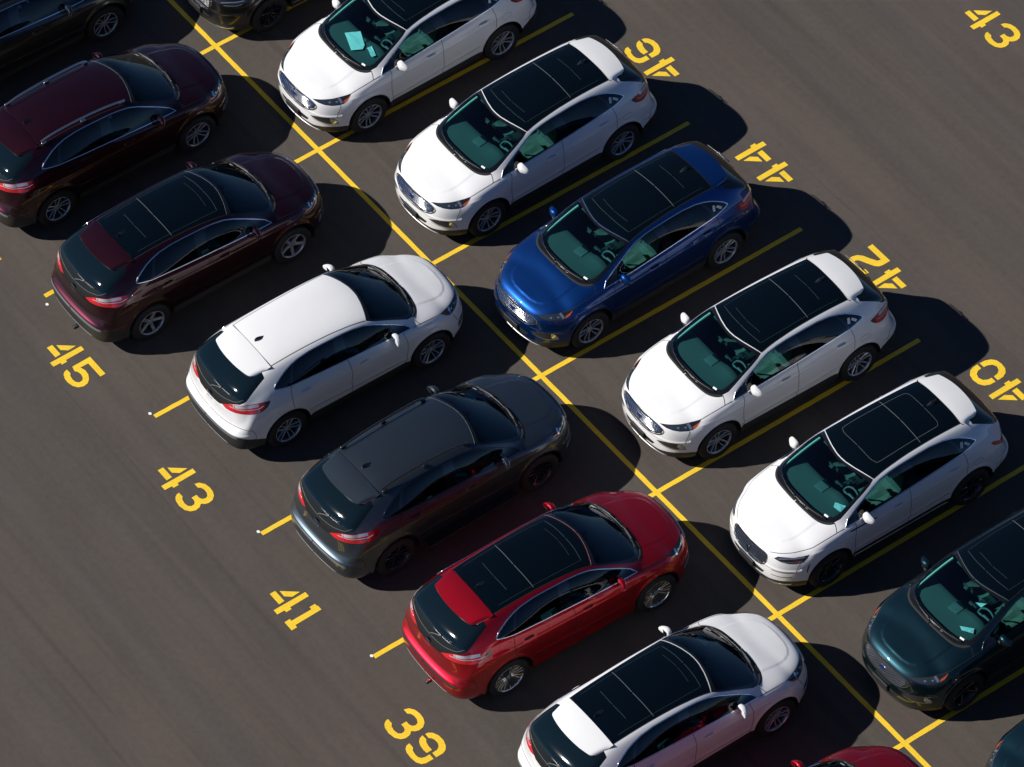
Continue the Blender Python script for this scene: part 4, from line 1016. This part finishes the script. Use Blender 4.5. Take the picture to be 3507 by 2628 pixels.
u48=(-7.229,2.385,-1,.016); sheet('large white paper sheets on the dashboard of the second white car from the top',u48,[(1.03,-.292),(.79,-.16),(.93,.162),(1.02,.222),(1.19,.123)])
sheet('small white paper beside the larger sheets on the same dashboard',u48,[(.951,.257),(.855,.26),(.926,.49),(1.01,.475)])
sheet('crumpled white paper on the dashboard of the white luxury crossover',(5.496,2.477,-1,-.016),[(.95,.413),(.851,.566),(1.0,.62),(1.03,.474)])
sheet('white card on the dashboard corner of the dark teal car at the right edge',(8.687,2.604,-1,0),[(1.10,.336),(.943,.50),(1.02,.57),(1.13,.42)])
sheet('white paper on the centre console of the dark teal car at the right edge',(8.687,2.604,-1,0),[(.55,-.111),(.33,.07),(.57,.097)],z=.90)
sheet('white paper behind the windshield of the burgundy car with chrome roof rails',(-8.644,-3.047,1,.005),[(1.10,.64),(1.12,.56),(1.06,.50),(.94,.50)])
sheet('white card on the dashboard of the plain-roofed white car',(-2.155,-2.713,1,-.010),[(1.09,.60),(1.15,.40),(1.07,.373),(1.01,.577)])
sheet('white card on the dashboard of the charcoal grey car',(1.087,-2.866,1,.013),[(1.11,.59),(1.17,.404),(1.07,.362),(1.01,.555)])
sheet('white card on the dashboard of the white car cut off by the bottom edge',(7.312,-2.882,1,0),[(1.078,.597),(1.11,.384),(1.014,.359),(1.001,.585)])

# ================================================================= ground and painted markings
me=mk_mesh('ground',[(-400,-400,0),(400,-400,0),(400,400,0),(-400,400,0)],[(0,1,2,3)],smooth=False); me.materials.append(M['asphalt'])
o=bpy.data.objects.new('parking_lot',me); COL.objects.link(o); tag(o,'dark brown-grey asphalt of the parking lot with faint roller streaks','ground',kind='structure')
def flat(name,polys,label,cat,group,loc=(0,0),rot=0,z=.004,mat='yellow',soft=.0):
    bm=bmesh.new()
    for p in polys:
        vs=[bm.verts.new((a,b,0)) for a,b in p]; bm.faces.new(vs)
    bmesh.ops.recalc_face_normals(bm,faces=bm.faces[:])
    for f in bm.faces:
        if f.normal.z<0: f.normal_flip()
    bmesh.ops.triangulate(bm,faces=bm.faces[:],ngon_method='EAR_CLIP')
    me=bpy.data.meshes.new(name); bm.to_mesh(me); bm.free(); me.materials.append(M[mat])
    o=bpy.data.objects.new(name,me); COL.objects.link(o); o.location=(loc[0],loc[1],z); o.rotation_euler=(0,0,rot); tag(o,label,cat,group); return o
def wob_line(L,w,rnd):
    """long strip with slightly uneven sprayed edges"""
    n=max(2,int(L/.12)); a=[];b=[]
    for i in range(n+1):
        x=L*i/n; a.append((x,-w/2+rnd.uniform(-.0025,.0025))); b.append((x,w/2+rnd.uniform(-.0025,.0025)))
    return a+b[::-1]
rnd=random.Random(3)
flat('painted_line',[wob_line(60,.085,rnd)],'long yellow line running between the two rows of car noses','road marking',None,(-34,0),0)
DK={-3:-.0345,-2:-.06,-1:.102,0:.04,1:0,2:-.023,3:-.026}
near_of={-4:'beside the black luxury car at the top edge',-3:'between the black car and the white car below',-2:'between the two white cars above the blue car',-1:'between the white car and the blue car',0:'between the blue car and the white car by number 42',1:'between the white car by number 42 and the white luxury car',2:'between the white luxury car and the dark teal car',3:'between the dark teal car and the car in the bottom right corner'}
for k in range(-4,4):
    s=k*3.204+DK.get(k,0)
    flat('painted_line',[wob_line(5.44-.0425,.088,rnd)],'yellow upper line '+near_of[k],'road marking','yellow stall lines of the upper row',(s,.0425),PI/2,z=.004)
low_of={-4:'beside the dark slate car in the top left corner',-3:'between the dark slate car and the burgundy car with rails',-2:'between the two burgundy cars',-1:'between the burgundy car and the plain-roofed white car',0:'between the plain-roofed white car and the charcoal grey car',1:'between the charcoal grey car and the bright red car',2:'between the bright red car and the white car at the bottom edge',3:'beside the red car tip at the bottom edge'}
# lower stalls run k=-4..3 with ends near t=-5.57
low_of={-4:'beside the dark slate car in the top left corner',-3:'between the dark slate car and the burgundy car with rails',-2:'between the two burgundy cars',-1:'between the glass-roofed burgundy car and the plain-roofed white car',0:'between the plain-roofed white car and the charcoal grey car',1:'between the charcoal grey car and the bright red car',2:'between the bright red car and the white car at the bottom edge',3:'between the white car and the red hood tip at the bottom edge'}
for k in range(-4,4):
    s0=k*3.204+DK.get(k,0)
    flat('painted_line',[wob_line(5.575-.0425,.088,rnd)],'yellow lower line '+low_of[k],'road marking','yellow stall lines of the lower row',(s0,-.0425),-PI/2,z=.004)
for s,t,lb in ((-6.341,-5.595,'behind the glass-roofed burgundy car'),(-3.163,-5.581,'behind the plain-roofed white car'),(.01,-5.574,'behind the charcoal grey car'),(3.204,-5.575,'behind the red car')):
    dx=.035 if abs(s+6.341)>.01 else .17
    flat('paint_dot',[[( .030*math.cos(2*PI*i/14)*(1+.15*rnd.random()),.026*math.sin(2*PI*i/14)) for i in range(14)]],'small white paint dot on the asphalt '+lb,'paint mark','white dots at the stall line ends',(s-.035 if dx<.1 else s+.06,t-.02 if dx<.1 else t-.05),0,z=.008,mat='whitespot')
G={
'4':[[(.315,0),(.313,.613),(.415,.613),(.424,.245),(.468,.243),(.470,.139),(.424,.137),(.421,0)],[(.047,.297),(.257,.548),(.268,.396),(.182,.294)],[(0,.139),(.001,.243),(.262,.244),(.268,.138)]],
'5':[[(.007,.25),(0,.604),(.472,.604),(.476,.502),(.107,.500),(.105,.347),(.208,.379),(.311,.369),(.413,.321),(.474,.248),(.488,.165),(.452,.081),(.37,.025),(.263,0),(.155,.006),(.066,.040),(.024,.082),(.006,.144),(.11,.148),(.161,.112),(.252,.099),(.325,.112),(.370,.155),(.368,.21),(.330,.252),(.249,.274),(.168,.264),(.113,.225)]],
'3':[[(0,.456),(.025,.532),(.106,.592),(.214,.613),(.32,.604),(.405,.568),(.465,.498),(.478,.416),(.455,.350),(.415,.308),(.464,.248),(.479,.165),(.447,.083),(.365,.023),(.238,0),(.114,.016),(.046,.055),(.010,.105),(.004,.152),(.105,.154),(.157,.114),(.245,.100),(.325,.113),(.365,.160),(.357,.215),(.327,.244),(.282,.257),(.216,.257),(.215,.354),(.292,.355),(.344,.379),(.364,.431),(.343,.480),(.276,.512),(.194,.515),(.133,.494),(.1,.454)]],
'1':[[(.016,0),(.012,.104),(.060,.107),(.058,.490),(.002,.493),(0,.597),(.055,.603),(.060,.617),(.158,.617),(.168,.107),(.221,.104),(.225,0)]],
'9':[[(.004,.447),(.012,.501),(.060,.558),(.156,.599),(.276,.604),(.385,.570),(.447,.523),(.479,.455),(.477,.320),(.371,.321),(.369,.417),(.331,.472),(.264,.502),(.183,.499),(.131,.476),(.101,.443)],[(0,.399),(.102,.4),(.133,.373),(.227,.352),(.320,.353),(.323,.254),(.247,.243),(.146,.254),(.071,.283),(.019,.333)],[(.371,.273),(.478,.270),(.477,.13),(.447,.062),(.37,.015),(.249,0),(.122,.008),(.054,.037),(.012,.087),(.004,.145),(.108,.144),(.147,.108),(.235,.091),(.310,.099),(.354,.137),(.370,.186)]],
'2':[[(.466,.440),(.440,.355),(.368,.290),(.250,.235),(.135,.172),(.117,.107),(.477,.107),(.48,0),(.002,.001),(0,.156),(.014,.228),(.066,.282),(.190,.345),(.330,.410),(.362,.460),(.345,.495),(.290,.515),(.200,.515),(.130,.490),(.105,.450),(.005,.452),(.030,.535),(.110,.590),(.225,.612),(.345,.600),(.435,.550),(.468,.490)]],
'0':[[(.472,.281),(.465,.173),(.426,.080),(.354,.018),(.247,0),(.13,.018),(.055,.073),(.007,.165),(.002,.280),(.106,.278),(.118,.194),(.165,.128),(.243,.101),(.316,.130),(.355,.200),(.366,.279)],[(.473,.328),(.368,.331),(.362,.402),(.319,.468),(.235,.499),(.155,.470),(.115,.405),(.104,.325),(0,.327),(.005,.437),(.047,.53),(.130,.585),(.250,.602),(.365,.575),(.442,.505),(.471,.420)]],
'7':[[(0,.610),(.470,.610),(.472,.505),(.245,.0),(.128,.0),(.345,.505),(.002,.505)]]}
G['6']=[[(.479-a,.604-b) for a,b in p] for p in G['9']]
def number(txt,x,y,up,label,dx=.605):
    polys=[]
    for i,ch in enumerate(txt):
        for p in G[ch]: polys.append([(a+i*dx,b) for a,b in p])
    flat('stencilled_number',polys,label,'painted number','yellow stencilled stall numbers',(x,y),0 if up else PI,z=.004)
number('47',-8.70,-6.31,True,'yellow stencilled number 47 cut off by the left edge of the picture')
number('45',-5.461,-6.311,True,'yellow stencilled number 45 behind the glass-roofed burgundy car')
number('43',-2.098,-6.311,True,'yellow stencilled number 43 at the lower left, behind the white car')
number('41',1.152,-6.309,True,'yellow stencilled number 41 behind the charcoal grey car')
number('39',4.349,-6.26,True,'yellow stencilled number 39 near the bottom edge',.59)
number('46',-4.14,6.165,False,'yellow stencilled number 46 upside down behind the topmost full white car')
number('44',-.949,6.176,False,'yellow stencilled number 44 upside down behind the blue car')
number('42',2.135,6.167,False,'yellow stencilled number 42 upside down behind the white car below the blue one',.608)
number('40',5.263,6.18,False,'yellow stencilled number 40 upside down at the right edge',.58)
number('43',-2.293,10.747,True,'yellow stencilled number 43 alone in the top right corner')

# ================================================================= camera, sun, sky
cd=bpy.data.cameras.new('camera'); cam=bpy.data.objects.new('camera',cd); COL.objects.link(cam)
cam.location=(46.55268658,-31.8779063,64.00273572); cam.rotation_euler=(0.72046972,0.03020457,0.94422771)
cd.sensor_fit='HORIZONTAL'; cd.sensor_width=36; cd.lens=17709.708/3507*36; cd.clip_start=1; cd.clip_end=2000
scene.camera=cam
sd=Vector(SUNV).normalized()
sl=bpy.data.lights.new('sun','SUN'); sl.energy=SUNE; sl.angle=math.radians(.53); sl.color=(1,.955,.90)
so=bpy.data.objects.new('sun',sl); COL.objects.link(so); so.rotation_euler=(-sd).to_track_quat('-Z','Y').to_euler(); so.location=(0,0,30)
w=bpy.data.worlds.new('World'); scene.world=w; w.use_nodes=True; nt=w.node_tree; bg=nt.nodes['Background']
sky=nt.nodes.new('ShaderNodeTexSky'); sky.sky_type='NISHITA'; sky.sun_disc=False
sky.sun_elevation=math.asin(sd.z); sky.sun_rotation=math.atan2(sd.x,sd.y); sky.altitude=1200; sky.air_density=.7; sky.dust_density=0; sky.ozone_density=8.0
nt.links.new(sky.outputs[0],bg.inputs['Color']); bg.inputs['Strength'].default_value=SKY
scene.view_settings.view_transform='Standard'; scene.view_settings.look='None'; scene.view_settings.gamma=1; scene.view_settings.use_curve_mapping=False
scene.view_settings.exposure=EXPO
scene.render.engine='CYCLES'; scene.cycles.max_bounces=8; scene.cycles.transparent_max_bounces=12
scene.cycles.use_denoising=True
